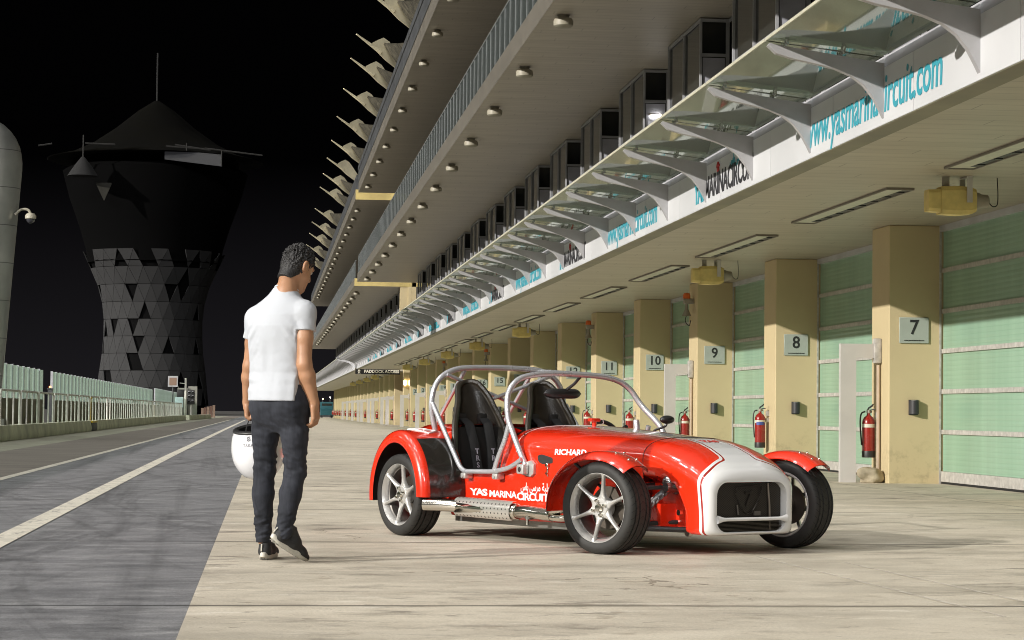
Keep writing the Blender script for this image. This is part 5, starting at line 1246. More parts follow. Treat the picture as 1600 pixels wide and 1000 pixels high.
for xx, dx in ((-1.715, 0), (-1.70, .001), (-1.08, .001), (-1.065, 0)):
    rw.append([(xx, -.66 - (.062 + dx) * math.cos(a) * .85, ip(xx, [-1.7, -1.06], [.213, .206]) + (.066 + dx) * math.sin(a)) for a in [R(-62 + 9 * k) for k in range(20)]])
mb.grid(rw); mb.build('heat_shield', perf(), ex_, ang=50, fix=False)
mb = MB(); mb.tube(smooth_path([(-1.06, -.655, .205), (-.95, -.652, .212), (-.82, -.645, .205), (-.70, -.63, .20)]), [.038] * 18 + [.042], 18); mb.build('collector', M_chr, ex_, ang=60)
for (dy, dz) in ((.03, .03), (-.02, .03), (.03, -.02), (-.02, -.02)):
    mb = MB(); mb.tube(smooth_path([(-.74, -.635 + dy * .4, .20 + dz * .4), (-.62, -.625 + dy, .205 + dz), (-.50, -.58 + dy, .22 + dz * 1.2), (-.38, -.48, .26 + dz)]), .021, 12); mb.build('primary_pipe', M_chr, ex_, ang=60)
mb = MB(); mb.box((-.93, -.68, .165), (-.88, -.50, .18)); mb.cyl((-.905, -.675, .13), (-.905, -.675, .19), .01, 8); mb.build('exhaust_bracket', M_chr, ex_)
# --- front suspension
for sg in (-1, 1):
    mb = MB(); mb.tube([(.14, sg * .27, .19), (0, sg * .64, .17)], .014, 8); mb.tube([(-.22, sg * .30, .19), (0, sg * .64, .17)], .014, 8); mb.tube([(.30, sg * .26, .145), (.02, sg * .60, .155)], .017, 8); sp = mb.build('lower_wishbone', M_blk, CAR)
    mb = MB(); mb.tube([(.12, sg * .26, .40), (0, sg * .63, .39)], .013, 8); mb.tube([(-.10, sg * .28, .41), (0, sg * .63, .39)], .013, 8); mb.build('upper_wishbone', M_blk, CAR)
    mb = MB(); mb.tube([(.10, sg * .27, .44), (.02, sg * .56, .20)], .018, 10); pts = []
    for k in range(90):
        t = k / 89; a = t * 2 * PI * 8; c = Vector((.10, sg * .27, .44)).lerp(Vector((.035, sg * .50, .25)), t); pts.append((c.x + .034 * math.cos(a), c.y + .02 * math.sin(a), c.z + .03 * math.sin(a)))
    mb.tube(pts, .006, 6); mb.build('damper', mat('damper_grey', (.18, .17, .17), .3, metal=.6), CAR)
    mb = MB(); mb.tube([(-.07, sg * .25, .29), (-.06, sg * .64, .285)], .008, 8); mb.build('track_rod', M_chr, CAR)
    mb = MB(); mb.ball((.13, sg * .36, .43), .045, u=16, v=10); mb.ball((.13, sg * .31, .385), .032, u=14, v=8); mb.ball((.215, sg * .345, .42), .035, u=16, v=10); mb.lathe([(0, -.06), (.03, -.06), (.032, .04), (0, .05)], axis=1, seg=12, c=(.165, sg * .36, .40)); mb.build('rocker', mat('rocker_steel', (.30, .28, .27), .18, metal=.9), CAR)
    mb = MB(); mb.cyl((.16, sg * .257, .28), (.16, sg * .262, .28), .032, 16); mb.build('chassis_hole', M_int, CAR)

# ------------------------------------------------------------------ the man with the helmet (implicit surfaces meshed once)
_rs = np.random.RandomState(5); _tab = _rs.rand(32, 32, 32).astype(np.float32)
def vnoise(X, Y, Z, f, seed=0):
    X, Y, Z = np.broadcast_arrays(X * f + seed * 7.3, Y * f + seed * 3.1, Z * f + seed * 5.7)
    i = [np.floor(a).astype(int) for a in (X, Y, Z)]; t = [(a - b_).astype(np.float32) for a, b_ in zip((X, Y, Z), i)]; t = [a * a * (3 - 2 * a) for a in t]; r = 0
    for a in (0, 1):
        for b_ in (0, 1):
            for c in (0, 1): r = r + _tab[(i[0] + a) % 32, (i[1] + b_) % 32, (i[2] + c) % 32] * (t[0] if a else 1 - t[0]) * (t[1] if b_ else 1 - t[1]) * (t[2] if c else 1 - t[2])
    return r - .5
class Vol:
    def __init__(s, lo, hi, h=.004):
        s.lo = np.array(lo, np.float32); s.h = h; s.n = np.ceil((np.array(hi) - lo) / h).astype(int) + 1
        s.d = np.full(s.n, .2, np.float32)
    def sub(s, lo, hi, pad):
        a = np.maximum(0, np.floor((np.array(lo) - pad - s.lo) / s.h).astype(int)); b = np.minimum(s.n, np.ceil((np.array(hi) + pad - s.lo) / s.h).astype(int) + 1)
        ax = [s.lo[i] + s.h * np.arange(a[i], b[i], dtype=np.float32) for i in range(3)]
        return tuple(slice(a[i], b[i]) for i in range(3)), np.meshgrid(*ax, indexing='ij', sparse=True)
    def smin(s, sl, e, k):
        d = s.d[sl]; h = np.clip(.5 + .5 * (d - e) / k, 0, 1); s.d[sl] = d + (e - d) * h - k * h * (1 - h)
    def cone(s, a, b, ra, rb, k=.02):
        a = np.array(a, np.float32); b = np.array(b, np.float32); r = max(ra, rb)
        sl, (X, Y, Z) = s.sub(np.minimum(a, b) - r, np.maximum(a, b) + r, .05)
        v = b - a; t = np.clip(((X - a[0]) * v[0] + (Y - a[1]) * v[1] + (Z - a[2]) * v[2]) / max(1e-9, float(v @ v)), 0, 1)
        s.smin(sl, np.sqrt((X - a[0] - v[0]*t)**2 + (Y - a[1] - v[1]*t)**2 + (Z - a[2] - v[2]*t)**2) - (ra + (rb - ra) * t), k); return s
    def ell(s, c, rad, axes, k=.02):
        c = np.array(c, np.float32); r = max(rad)
        sl, (X, Y, Z) = s.sub(c - r, c + r, .05); q = 0
        for ax, rr in zip(axes, rad): q = q + (((X - c[0]) * ax[0] + (Y - c[1]) * ax[1] + (Z - c[2]) * ax[2]) / rr) ** 2
        q = np.sqrt(q); s.smin(sl, (q - 1) * min(rad) * .5 + (q - 1) * r * .5 * (q < 1) * 0 + (q - 1) * min(rad) * .5, k); return s
    def column(s, prof, rd, fd, k=.03):
        """elliptic trunk: prof rows (z, cx, cy, a, b)"""
        P = np.array(prof); z0, z1 = P[0, 0], P[-1, 0]; m = .3
        sl, (X, Y, Z) = s.sub((P[:, 1].min() - m, P[:, 2].min() - m, z0), (P[:, 1].max() + m, P[:, 2].max() + m, z1), .05)
        f = lambda i: np.interp(Z, P[:, 0], P[:, i]).astype(np.float32)
        dx, dy = X - f(1), Y - f(2); u = dx * rd[0] + dy * rd[1]; w = dx * fd[0] + dy * fd[1]; a, b = f(3), f(4)
        q = (np.abs(u / a) ** 2.3 + np.abs(w / b) ** 2.3) ** (1 / 2.3); e = (q - 1) * np.minimum(a, b)
        s.smin(sl, np.maximum(e, np.maximum(z0 - Z, Z - z1)), k); return s
    def cut(s, p, n):
        """keep the side the normal points away from"""
        X, Y, Z = np.meshgrid(*[s.lo[i] + s.h * np.arange(s.n[i], dtype=np.float32) for i in range(3)], indexing='ij', sparse=True)
        s.d = np.maximum(s.d, (X - p[0]) * n[0] + (Y - p[1]) * n[1] + (Z - p[2]) * n[2]); return s
    def coords(s): return np.meshgrid(*[s.lo[i] + s.h * np.arange(s.n[i], dtype=np.float32) for i in range(3)], indexing='ij', sparse=True)
    def mesh(s, name, m, parent, origin, relax=2):
        d = s.d; sg = d < 0; c = np.zeros(np.array(d.shape) - 1, np.int8)
        for i in (0, 1):
            for j in (0, 1):
                for k in (0, 1): c += sg[i:d.shape[0]-1+i, j:d.shape[1]-1+j, k:d.shape[2]-1+k]
        act = (c > 0) & (c < 8); I = np.argwhere(act); idx = np.full(act.shape, -1, np.int64); idx[act] = np.arange(len(I))
        acc = np.zeros((len(I), 3)); cnt = np.zeros(len(I))
        cor = [(i, j, k) for i in (0, 1) for j in (0, 1) for k in (0, 1)]
        for a in cor:
            for ax in range(3):
                if a[ax]: continue
                b_ = list(a); b_[ax] = 1; da = d[tuple((I + a).T)]; db = d[tuple((I + b_).T)]; x = (da < 0) != (db < 0)
                t = np.where(x, da / np.where(x, da - db, 1), 0); p = np.tile(np.array(a, float), (len(I), 1)); p[:, ax] += t
                acc[x] += p[x]; cnt += x
        V = s.lo + (I + acc / cnt[:, None]) * s.h - np.array(origin); F = []
        for ax in range(3):
            u, v = (ax + 1) % 3, (ax + 2) % 3; sl0 = [slice(None)] * 3; sl1 = [slice(None)] * 3
            sl0[ax] = slice(0, -1); sl1[ax] = slice(1, None); e = sg[tuple(sl0)] != sg[tuple(sl1)]; E = np.argwhere(e)
            E = E[(E[:, u] > 0) & (E[:, v] > 0) & (E[:, u] < d.shape[u] - 1) & (E[:, v] < d.shape[v] - 1)]; st = sg[tuple(E.T)]
            def g(du, dv):
                q = E.copy(); q[:, u] -= du; q[:, v] -= dv; return idx[tuple(q.T)]
            Q = np.stack([g(1, 1), g(0, 1), g(0, 0), g(1, 0)], 1); Q[~st] = Q[~st][:, ::-1]; F.append(Q)
        F = np.concatenate(F); F = F[(F >= 0).all(1)]
        for _ in range(relax):                                  # soften the grid steps
            ac = np.zeros_like(V); n = np.zeros(len(V))
            for a in range(4):
                np.add.at(ac, F[:, a], V[F[:, (a + 1) % 4]]); np.add.at(n, F[:, a], 1)
                np.add.at(ac, F[:, (a + 1) % 4], V[F[:, a]]); np.add.at(n, F[:, (a + 1) % 4], 1)
            V = V * .5 + .5 * ac / np.maximum(n, 1)[:, None]
        me = bpy.data.meshes.new(name); me.vertices.add(len(V)); me.vertices.foreach_set('co', V.ravel().astype(np.float32))
        me.loops.add(F.size); me.loops.foreach_set('vertex_index', F.ravel().astype(np.int32)); me.polygons.add(len(F))
        me.polygons.foreach_set('loop_start', np.arange(0, F.size, 4, dtype=np.int32)); me.polygons.foreach_set('loop_total', np.full(len(F), 4, np.int32))
        me.update(calc_edges=True); me.validate(); me.polygons.foreach_set('use_smooth', [True] * len(me.polygons)); me.materials.append(m)
        o = bpy.data.objects.new(name, me); COL.objects.link(o); o.parent = parent; return o
def skin_mat():
    b = NB('skin'); n = b.noise(9, 5, .6); f = b.noise(160, 2, .5)
    b.set(color=b.ramp(n, [(.3, (.36, .185, .10)), (.7, (.44, .235, .135))]), rough=.48); b.b.inputs['Subsurface Weight'].default_value = .12
    b.b.inputs['Subsurface Radius'].default_value = (.02, .008, .004); b.bump(f, .12, .002); return b.m
def denim():
    b = NB('dark_denim'); n = b.noise(5, 5, .6); f = b.noise(300, 2, .5); w = b.noise(1, 3, .6, sc3=(60, 60, 8))
    c = b.ramp(n, [(.3, (.016, .0175, .0225)), (.75, (.038, .041, .052))]); c = b.mix(c, b.ramp(w, [(.3, .75), (.7, 1.35)]), .8, 'MULTIPLY'); b.set(color=c, rough=.8, sheen=.03, spec=.2); b.bump(f, .3, .002); return b.m
M_skin, M_denim = skin_mat(), denim()
M_tee = mat('white_cotton', (.45, .47, .505), .85, var=.03, scale=6, bump=.03); M_hair = mat('black_hair', (.011, .010, .010), .62, var=.5, scale=90)
M_shoe = mat('black_knit_shoe', (.016, .016, .017), .7, var=.4, scale=60, bump=.3); M_sole = mat('shoe_sole', (.52, .50, .44), .6, var=.15, scale=30); M_tread = mat('sole_tread', (.28, .27, .24), .75, var=.35, scale=80)
PO = Vector((.09, 12.54, 0)); MAN = empty('person', PO); tag(MAN, 'man in white t-shirt and dark jeans seen from behind, holding a white helmet', 'person')
rt = np.array([math.cos(R(30)), -math.sin(R(30)), 0]); fr = np.array([math.sin(R(30)), math.cos(R(30)), 0])
pel = np.array([.07, 12.55, .93])
hy, hp = R(46), R(29); fh = np.array([math.sin(hy) * math.cos(hp), math.cos(hy) * math.cos(hp), -math.sin(hp)]); rh = np.array([math.cos(hy), -math.sin(hy), 0]); uh = np.cross(rh, fh)
hc = np.array([.158, 12.555, 1.655]); H = lambda r, f, u: hc + rh * r + fh * f + uh * u
shR = np.array([.196, 12.465, 1.385]); shL = np.array([-.064, 12.62, 1.352])
elR = np.array([.198, 12.420, 1.095]); elL = np.array([-.100, 12.665, 1.085])
wrR = np.array([.256, 12.465, .885]); wrL = np.array([-.112, 12.735, .885])
kR, kL = np.array([.158, 12.500, .50]), np.array([-.012, 12.640, .51])
aR, aL = np.array([.098, 12.435, .150]), np.array([-.012, 12.715, .110])
hipR, hipL = pel + rt * .088 - [0, 0, .05], pel - rt * .088 - [0, 0, .05]
trunk = [(.80, .07, 12.55, .155, .105), (.90, .07, 12.55, .166, .118), (1.0, .066, 12.55, .150, .104), (1.10, .06, 12.55, .142, .096), (1.22, .052, 12.545, .158, .104), (1.31, .050, 12.545, .166, .108), (1.37, .054, 12.545, .152, .098), (1.43, .066, 12.545, .112, .080), (1.48, .082, 12.545, .076, .064), (1.53, .096, 12.545, .056, .054)]
# --- body, one continuous surface
bd = Vol((-.30, 12.24, 0.0), (.42, 13.02, 1.80), .004)
bd.column(trunk, rt, fr)
for sh, el, wr in ((shR, elR, wrR), (shL, elL, wrL)):
    bd.cone(np.array([.085, 12.545, 1.425]) * .6 + sh * .4, sh, .050, .054, .03).cone(sh, sh * .5 + el * .5, .056, .047, .02).cone(sh * .5 + el * .5, el, .047, .040, .02)
    m = el * .7 + wr * .3; bd.cone(el, m, .040, .043, .02).cone(m, wr, .043, .028, .02)
for hp_, kn, an in ((hipR, kR, aR), (hipL, kL, aL)):
    cf = kn * .68 + an * .32 - fr * .012; bd.cone(hp_, kn, .070, .042, .03).cone(kn, cf, .041, .043, .02).cone(cf, an, .043, .033, .02)
bd.cone((.092, 12.545, 1.45), H(0, -.03, -.085), .058, .055, .03)
bd.ell(hc, (.074, .095, .104), (rh, fh, uh), .02).cone(H(0, .02, -.05), H(0, .070, -.118), .056, .026, .03)
bd.cone(H(-.035, .045, -.06), H(-.018, .075, -.115), .034, .02, .02).cone(H(.035, .045, -.06), H(.018, .075, -.115), .034, .02, .02)
bd.cone(H(0, .090, .005), H(0, .112, -.036), .010, .014, .010).cone(H(-.03, .088, .018), H(.03, .088, .018), .011, .011, .012)
bd.cone(H(-.02, .088, -.072), H(.02, .088, -.072), .008, .008, .008).cone(H(-.016, .087, -.083), H(.016, .087, -.083), .009, .009, .008)
for s_ in (-1, 1):
    bd.ell(H(s_ * .078, -.012, -.020), (.010, .021, .034), (rh * .9 + fh * .35 * s_, fh, uh), .008).cone(H(s_ * .083, -.022, .0), H(s_ * .083, -.028, -.02), .006, .006, .006)
# right hand, loosely curled; fingers point down, palm to the thigh
pd = np.array([.10, .06, -1.0]); pd /= np.linalg.norm(pd); fw = fr - pd * (fr @ pd); fw /= np.linalg.norm(fw); pm = np.cross(pd, fw); pm = pm if pm[0] < 0 else -pm
kn = wrR + pd * .088
bd.cone(wrR, wrR + pd * .035, .027, .026, .012)
for q in (-.024, -.008, .008, .024): bd.cone(wrR + pd * .025 + fw * q * .75, kn + fw * q, .016, .0135, .010)
for i, (q, l) in enumerate(((.029, .046), (.010, .052), (-.010, .049), (-.028, .038))):
    a = kn + fw * q; b_ = a + (pd * .86 + pm * .36) * l * .75; c = b_ + (pd * .38 + pm * .84) * l * .62; e = c + (-pd * .12 + pm * .9 - fw * .05) * l * .42
    bd.cone(a, b_, .0105, .0092, .003).cone(b_, c, .0092, .0082, .003).cone(c, e, .0082, .0068, .003)
a = wrR + pd * .03 + fw * .022; b_ = a + pd * .035 + fw * .022 + pm * .010; c = b_ + pd * .030 + fw * .004 + pm * .012; bd.cone(a, b_, .015, .0115, .006).cone(b_, c, .0115, .0085, .003)
# left hand, closed round the strap
pdl = np.array([.02, .10, -1.0]); pdl /= np.linalg.norm(pdl); fl = np.array([.2, 1, .1]); fl = fl - pdl * (fl @ pdl); fl /= np.linalg.norm(fl); pml = np.array([1.0, -.2, 0]); pml = pml - pdl * (pml @ pdl) - fl * (pml @ fl); pml /= np.linalg.norm(pml)
knl = wrL + pdl * .078
bd.cone(wrL, wrL + pdl * .03, .026, .026, .012)
for q in (-.022, -.008, .008, .022): bd.cone(wrL + pdl * .025 + fl * q * .8, knl + fl * q, .016, .014, .010)
for q, l in ((.027, .044), (.009, .048), (-.010, .046), (-.027, .038)):
    a = knl + fl * q; b_ = a + (pdl * .55 + pml * .55) * l * .75; c = b_ + (-pdl * .35 + pml * .65) * l * .6; e = c + (-pdl * .75 - pml * .3) * l * .45
    bd.cone(a, b_, .0115, .010, .003).cone(b_, c, .010, .009, .003).cone(c, e, .009, .0075, .003)
a = wrL + pdl * .03 + fl * .022; b_ = a + pdl * .03 + fl * .015 + pml * .018; c = b_ + pdl * .024 - fl * .012 + pml * .016; bd.cone(a, b_, .015, .0115, .006).cone(b_, c, .0115, .009, .003)
body_ = bd.mesh('body', M_skin, MAN, PO, 2)
del bd
M_eye = mat('eye_white', (.6, .58, .55), .2); M_iris = mat('dark_iris', (.02, .012, .008), .1)
for s_ in (-1, 1):
    mb = MB(); c = H(s_ * .030, .082, -.004) - np.array(PO); mb.ball(c, .0105, u=14, v=10); e = mb.build('eye', M_eye, body_); mb = MB(); c2 = c + fh * .0065; mb.ball(c2, .0055, u=10, v=8); mb.build('iris', M_iris, e)
    mb = MB(); mb.tube([H(s_ * .014, .098, .020) - np.array(PO), H(s_ * .030, .096, .026) - np.array(PO), H(s_ * .048, .086, .020) - np.array(PO)], [.003, .004, .002], 6); mb.build('eyebrow', M_hair, body_)
# --- hair: short curls
hv = Vol(hc - .15, hc + .15, .0026); hv.ell(hc + uh * .010 - fh * .006, (.081, .099, .110), (rh, fh, uh), .01); hv.cone(H(0, -.030, -.05), H(0, -.036, -.112), .064, .0600, .03)
X, Y, Z = hv.coords(); q = [(X - hc[0]) * a[0] + (Y - hc[1]) * a[1] + (Z - hc[2]) * a[2] for a in (rh, fh, uh)]
def wv(f, p): return np.sin(X * f + p) * np.sin(Y * f * 1.07 + p * 1.7) * np.sin(Z * f * .96 + p * 2.3)
curl = vnoise(X, Y, Z, 105, 1) * 1.5 + vnoise(X, Y, Z, 190, 2) * 1.2 + vnoise(X, Y, Z, 330, 3) * .7
top = np.clip((q[2] + .10) / .12, .10, 1)
hv.d = hv.d + curl.astype(np.float32) * .0105 * top + (1 - top) * .006
hline = -.120 + np.maximum(0, q[1] + .055) * 1.25 - .03 * np.clip(np.abs(q[0]) / .07 - .55, 0, 1) * (q[1] < .03)
hv.d = np.maximum(hv.d, np.maximum((hline - q[2]) * .8, (q[1] - .074) * .9)); hv.d = np.maximum(hv.d, -(np.sqrt((q[0] / .072) ** 2 + (q[1] / .092) ** 2 + (q[2] / .101) ** 2) - 1) * .072)
for s_ in (-1, 1): hv.d = np.maximum(hv.d, .026 - np.sqrt((q[0] - s_ * .082) ** 2 + (q[1] + .002) ** 2 + ((q[2] + .022) * .75) ** 2))
hv.mesh('hair', M_hair, body_, PO, 1); del hv
# --- t-shirt
tv = Vol((-.24, 12.34, .86), (.34, 12.80, 1.60), .004)
shirt = [(.870, .070, 12.55, .184, .142), (.95, .068, 12.55, .182, .134), (1.05, .062, 12.55, .168, .118), (1.15, .057, 12.547, .168, .116), (1.25, .052, 12.545, .178, .121), (1.31, .050, 12.545, .180, .121), (1.37, .054, 12.545, .165, .110), (1.43, .066, 12.545, .124, .090), (1.48, .082, 12.545, .088, .073), (1.53, .096, 12.545, .066, .063), (1.575, .105, 12.545, .062, .060)]
tv.column(shirt, rt, fr)
for sh, el in ((shR, elR), (shL, elL)):
    tv.cone(np.array([.085, 12.545, 1.425]) * .75 + sh * .25, sh, .054, .063, .055).cone(sh, sh * .55 + el * .45, .066, .061, .018)
X, Y, Z = tv.coords()
u = (X - .06) * rt[0] + (Y - 12.545) * rt[1]; w = (X - .06) * fr[0] + (Y - 12.545) * fr[1]
fold = vnoise(u * 1.0, w * .6, Z * .28, 26, 4) * .008 * np.clip((1.42 - Z) * 4, 0, 1)          # long hanging folds
dg = Z * .8 + np.abs(u) * 1.0
fold = fold + vnoise(dg, w * .4, (Z - np.abs(u)) * .22, 34, 6) * .012 * np.clip((np.abs(u) - .045) * 9, 0, 1) * np.clip(1 - np.abs(Z - 1.24) / .17, 0, 1)   # pulls from the armpits
fold = fold + vnoise(u * .35 + Z * .2, w * .4, Z, 30, 8) * .008 * np.clip(1 - np.abs(Z - 1.0) / .13, 0, 1)                                             # bunching at the waist
fold = fold + vnoise(X, Y, Z, 60, 9) * .0015
tv.d = tv.d + fold.astype(np.float32)
tv.d = np.maximum(tv.d, .892 - Z)
for sh, el, ln in ((shR, elR, .108), (shL, elL, .118)):            # sleeve ends
    ax = (el - sh) / np.linalg.norm(el - sh); out = 1 if sh is shR else -1
    t = (X - sh[0]) * ax[0] + (Y - sh[1]) * ax[1] + (Z - sh[2]) * ax[2]; near = np.sqrt((X - sh[0] - ax[0]*t)**2 + (Y - sh[1] - ax[1]*t)**2 + (Z - sh[2] - ax[2]*t)**2)
    uu = u * out; tv.d = np.where((near < .085) & (uu > .150) & (t > 0), np.maximum(tv.d, t - ln), tv.d)
nk = np.sqrt((X - .095) ** 2 + (Y - 12.545) ** 2); tv.d = np.maximum(tv.d, np.minimum(Z - 1.503 - .5 * (-( (X - .095) * fr[0] + (Y - 12.545) * fr[1])), .08))
# side slit at the hem
tv.d = np.maximum(tv.d, np.where((u > .10), (.010 * (1 - np.clip((Z - .89) / .05, 0, 1)) - np.abs(w + .035)), -1))
# hollow, so that the waist shows a hem
tv.mesh('t_shirt', M_tee, body_, PO, 2); del tv
mb = MB(); ring = []
for k in range(40):
    a = 2 * PI * k / 40; p = np.array([.098, 12.545, 0]) + rt * .0655 * math.cos(a) + fr * .063 * math.sin(a); ring.append((p[0] - PO.x, p[1] - PO.y, 1.507 - .5 * (.063 * math.sin(a)) + .004 * math.cos(2 * a)))
mb.tube(ring, .0065, 8, closed=True); mb.build('collar', M_tee, body_)
# --- jeans
jv = Vol((-.20, 12.30, .07), (.34, 12.86, 1.0), .004)
jv.column([(.72, .07, 12.55, .05, .045), (.76, .07, 12.55, .105, .085), (.81, .07, 12.55, .150, .110), (.86, .07, 12.55, .172, .122), (.92, .07, 12.55, .168, .118), (.985, .068, 12.55, .158, .110)], rt, fr)
for hp_, kn, an in ((hipR, kR, aR), (hipL, kL, aL)):
    cf = kn * .66 + an * .34 - fr * .010; lo = an + (an - cf) * -.02 + np.array([0, 0, .0])
    jv.cone(hp_, hp_ * .5 + kn * .5, .090, .073, .03).cone(hp_ * .5 + kn * .5, kn, .073, .061, .02).cone(kn, cf, .060, .060, .02).cone(cf, lo, .060, .046, .02)
for s_ in (-1, 1): jv.ell(pel + rt * s_ * .07 - fr * .045 + np.array([0, 0, -.07]), (.082, .076, .10), (rt, fr, np.array([0, 0, 1.])), .03)
X, Y, Z = jv.coords()
def bandm(z, wd): return np.clip(1 - np.abs(Z - z) / wd, 0, 1)
sx = X * 14 + Y * 9
wr_ = .018 * vnoise(X * .35, Y * .35, Z + .35 * X, 62, 1) * bandm(.56, .13) + .021 * vnoise(X * .4, Y * .4, Z - .3 * X, 66, 2) * bandm(.18, .13) + .013 * vnoise(X * .45, Y * .4, Z + .5 * X, 48, 3) * bandm(.77, .13) + .006 * vnoise(X * .5, Y * .5, Z, 40, 4)
jv.d = jv.d + wr_.astype(np.float32)
jv.d = np.maximum(jv.d, np.where(X + .55 * (12.56 - Y) > .045, .132 - Z, .098 - Z) * .95)
jeans = jv.mesh('jeans', M_denim, body_, PO, 1); del jv
# --- shoes
def shoe(heel, fdir, up, name_label=None):
    f = np.array(fdir, float); f /= np.linalg.norm(f); u = np.array(up, float); u -= f * (u @ f); u /= np.linalg.norm(u); r = np.cross(f, u); L = lambda a, b_, c: np.array(heel) + f * a + r * b_ + u * c
    allp = np.array([L(a, b_, c) for a in (-.03, .31) for b_ in (-.06, .06) for c in (-.02, .17)]); v = Vol(allp.min(0) - .02, allp.max(0) + .02, .0035)
    v.cone(L(.035, 0, .05), L(.06, 0, .115), .034, .036, .02).cone(L(.045, 0, .035), L(.13, 0, .045), .034, .040, .02).cone(L(.13, 0, .05), L(.215, .004, .030), .040, .034, .02).cone(L(.215, .006, .028), L(.258, .006, .024), .034, .022, .02).cone(L(.07, 0, .115), L(.15, 0, .068), .030, .030, .02)
    X, Y, Z = v.coords(); t = (X - heel[0]) * u[0] + (Y - heel[1]) * u[1] + (Z - heel[2]) * u[2]; v.d = np.maximum(v.d, .020 - t); v.d = np.maximum(v.d, t - .135)
    o = v.mesh('shoe', M_shoe, body_, PO, 2)
    out = []
    for k in range(36):
        a = 2 * PI * k / 36; x = .138 + .150 * math.cos(a); wd = ip(x, [-.012, .03, .10, .20, .26, .288], [.026, .034, .034, .043, .034, .018]); s_ = math.sin(a); y = math.copysign(min(1, abs(s_) ** .55), s_) * wd
        out.append((x, y))
    rw = [[L(x * k1 + .138 * (1 - k1), y * k1, z + .010 * sstep(.2, .29, x) + .010 * sstep(.03, -.012, x)) - np.array(PO) for x, y in out] for k1, z in ((.90, -.002), (.985, .004), (1.0, .014), (.985, .026), (.93, .030))]
    mb = MB(); mb.grid(rw, close=True); mb.add(rw[0], [tuple(range(36))]); mb.add(rw[-1], [tuple(range(36))]); so_ = mb.build('sole', M_sole, o, ang=50)
    mb = MB()
    for i in range(13):
        for j in range(-2, 3):
            x = .012 + i * .0205; y = j * .0145 + (.007 if i % 2 else 0); wd = ip(x, [-.012, .03, .10, .20, .26, .288], [.026, .034, .034, .043, .034, .018]) * .86
            if abs(y) > wd - .006: continue
            z = -.0035 + .010 * sstep(.2, .29, x) + .010 * sstep(.03, -.012, x); s1 = len(mb.v); q = [L(x + a, y + b_, z + c) - np.array(PO) for a, b_, c in ((-.007, -.004, 0), (.007, -.004, 0), (.007, .004, 0), (-.007, .004, 0), (-.008, -.005, .004), (.008, -.005, .004), (.008, .005, .004), (-.008, .005, .004))]
            mb.add(q, [(0, 1, 2, 3), (0, 4, 5, 1), (1, 5, 6, 2), (2, 6, 7, 3), (3, 7, 4, 0)])
    mb.build('tread', M_tread, so_, smooth=False)
    mb = MB(); mb.tube([L(-.004, -.01, .045) - np.array(PO), L(.002, -.01, .085) - np.array(PO)], .004, 6); mb.build('heel_tab', M_sole, o)
    return o
shoe(aL + np.array([.0, -.045, -.105]), (.22, 1, 0), (0, 0, 1))
tR = np.array([.205, 12.545, .008]); hR = np.array([.028, 12.405, .128]); dR = tR - hR
shoe(hR, dR, np.array([.58, .12, .8]))
# --- the helmet hanging from its chin strap, opening upwards
HC = Vector((-.050, 12.84, .612)); hm = empty('helmet', HC); tag(hm, 'white open-face helmet held upside down by its black strap', 'helmet')
M_hel = mat('white_helmet_shell', (.76, .76, .78), .22, var=.02, coat=.8, coatr=.05)
prof = [(.0, -.150), (.03, -.149), (.06, -.141), (.09, -.122), (.115, -.090), (.132, -.048), (.138, 0.0), (.134, .045), (.124, .085), (.108, .116)]
mb = MB(); mb.lathe(smooth_path([(r_, z, 0) for r_, z in prof], 4) and [(p[0], p[1]) for p in smooth_path([(r_, z, 0) for r_, z in prof], 4)], seg=44)
mb.lathe([(.106, .116), (.120, .08), (.128, .03), (.125, -.03), (.09, -.11), (0, -.14)], seg=36); Tm = Matrix.Rotation(R(-7), 4, 'Y') @ Matrix.Rotation(R(10), 4, 'X') @ Matrix.Scale(1.08, 4, (0, 1, 0)) @ Matrix.Scale(1.1, 4); mb.xf(Tm); sh_ = mb.build('shell', M_hel, hm, ang=50, fix=False)
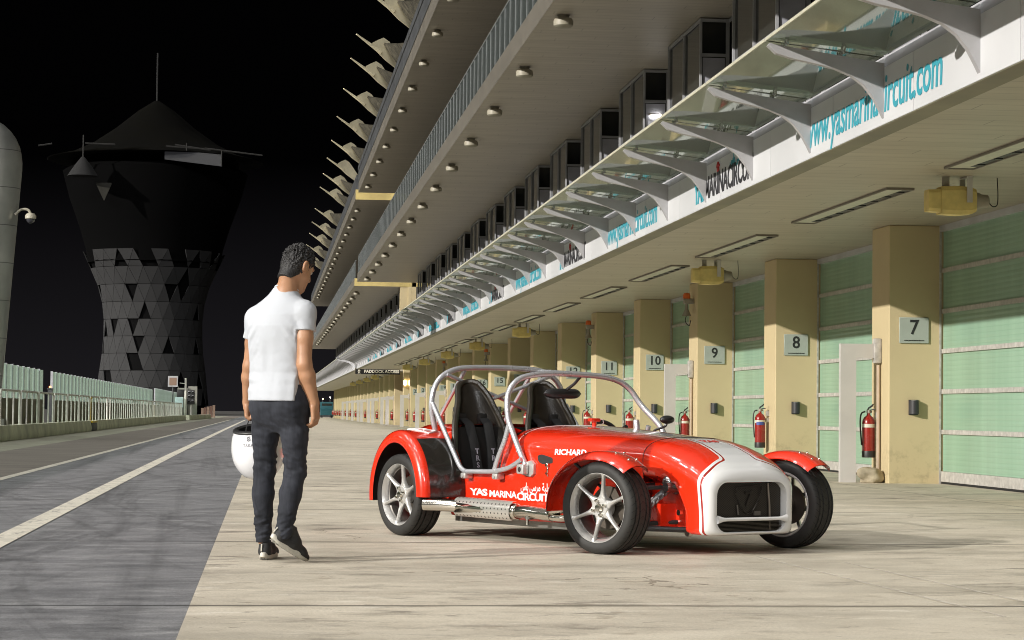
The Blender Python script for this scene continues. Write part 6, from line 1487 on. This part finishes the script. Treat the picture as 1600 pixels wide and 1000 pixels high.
mb = MB(); mb.lathe([(.112, .108), (.113, .120), (.100, .124), (.088, .116), (.086, .05), (.07, -.02), (0, -.05)], seg=36); mb.xf(Tm); mb.build('padding', M_blk, hm, fix=False)
mb = MB(); mb.tube([(.1115 * math.cos(a), .1115 * math.sin(a), .113) for a in [2 * PI * k / 48 for k in range(48)]], .0075, 8, closed=True); mb.xf(Tm); mb.build('rim_trim', M_rub, hm)
st = Vector(knl) - HC
mb = MB(); A = [Tm @ Vector((-.06, -.075, .085)), Tm @ Vector((.07, .07, .08))]
for a in A:
    pts = smooth_path([a, a.lerp(st, .55) + Vector((0, 0, -.01)), st + Vector((0.012, 0, -.012)), st + Vector((.012, .0, .004))], 5); rw = [[(p[0] - .003, p[1] - .013, p[2]), (p[0] - .003, p[1] + .013, p[2]), (p[0] + .003, p[1] + .013, p[2]), (p[0] + .003, p[1] - .013, p[2])] for p in pts]; mb.grid(rw, close=True)
mb.build('chin_strap', M_belt, hm)
M_hlog = mat('helmet_print', (.22, .22, .24), .4); mb = MB()
def onhel(u, z): return Vector((.1395 * math.sin(u), -.1395 * math.cos(u), z))
for body_t, sz, zz_ in (('TAKA', .020, .055),):
    vs, fs = text_mesh(body_t, sz, bold=.0006, depth=.0008, space=1.15); mb.add([(Tm @ Vector(((ip(zz_ + v[2], [0, .045, .085, .116], [.139, .1352, .1254, .109])) * math.sin((v[0] - .05) / .136), -(ip(zz_ + v[2], [0, .045, .085, .116], [.139, .1352, .1254, .109])) * math.cos((v[0] - .05) / .136) + v[1], zz_ + v[2])))[:] for v in vs], fs)
for k in range(3):
    z = .080 + k * .008; r_ = ip(z, [0, .045, .085, .116], [.1392, .1354, .1258, .1095]); mb.tube([Tm @ Vector((r_ * math.sin(u), -r_ * math.cos(u), z + .004 * math.sin(u * 60 + k))) for u in [-.43 + .02 * i for i in range(9)]], .0022, 5)
mb.build('shell_print', M_hlog, hm, smooth=False)
mb = MB(); mb.rbox((.118, .02, -.055), (.156, .05, -.025), .006, 1); mb.tube([(.15, .03, -.03), (.162, .035, .0)], .008, 6); mb.build('visor_clip', M_alu, hm)
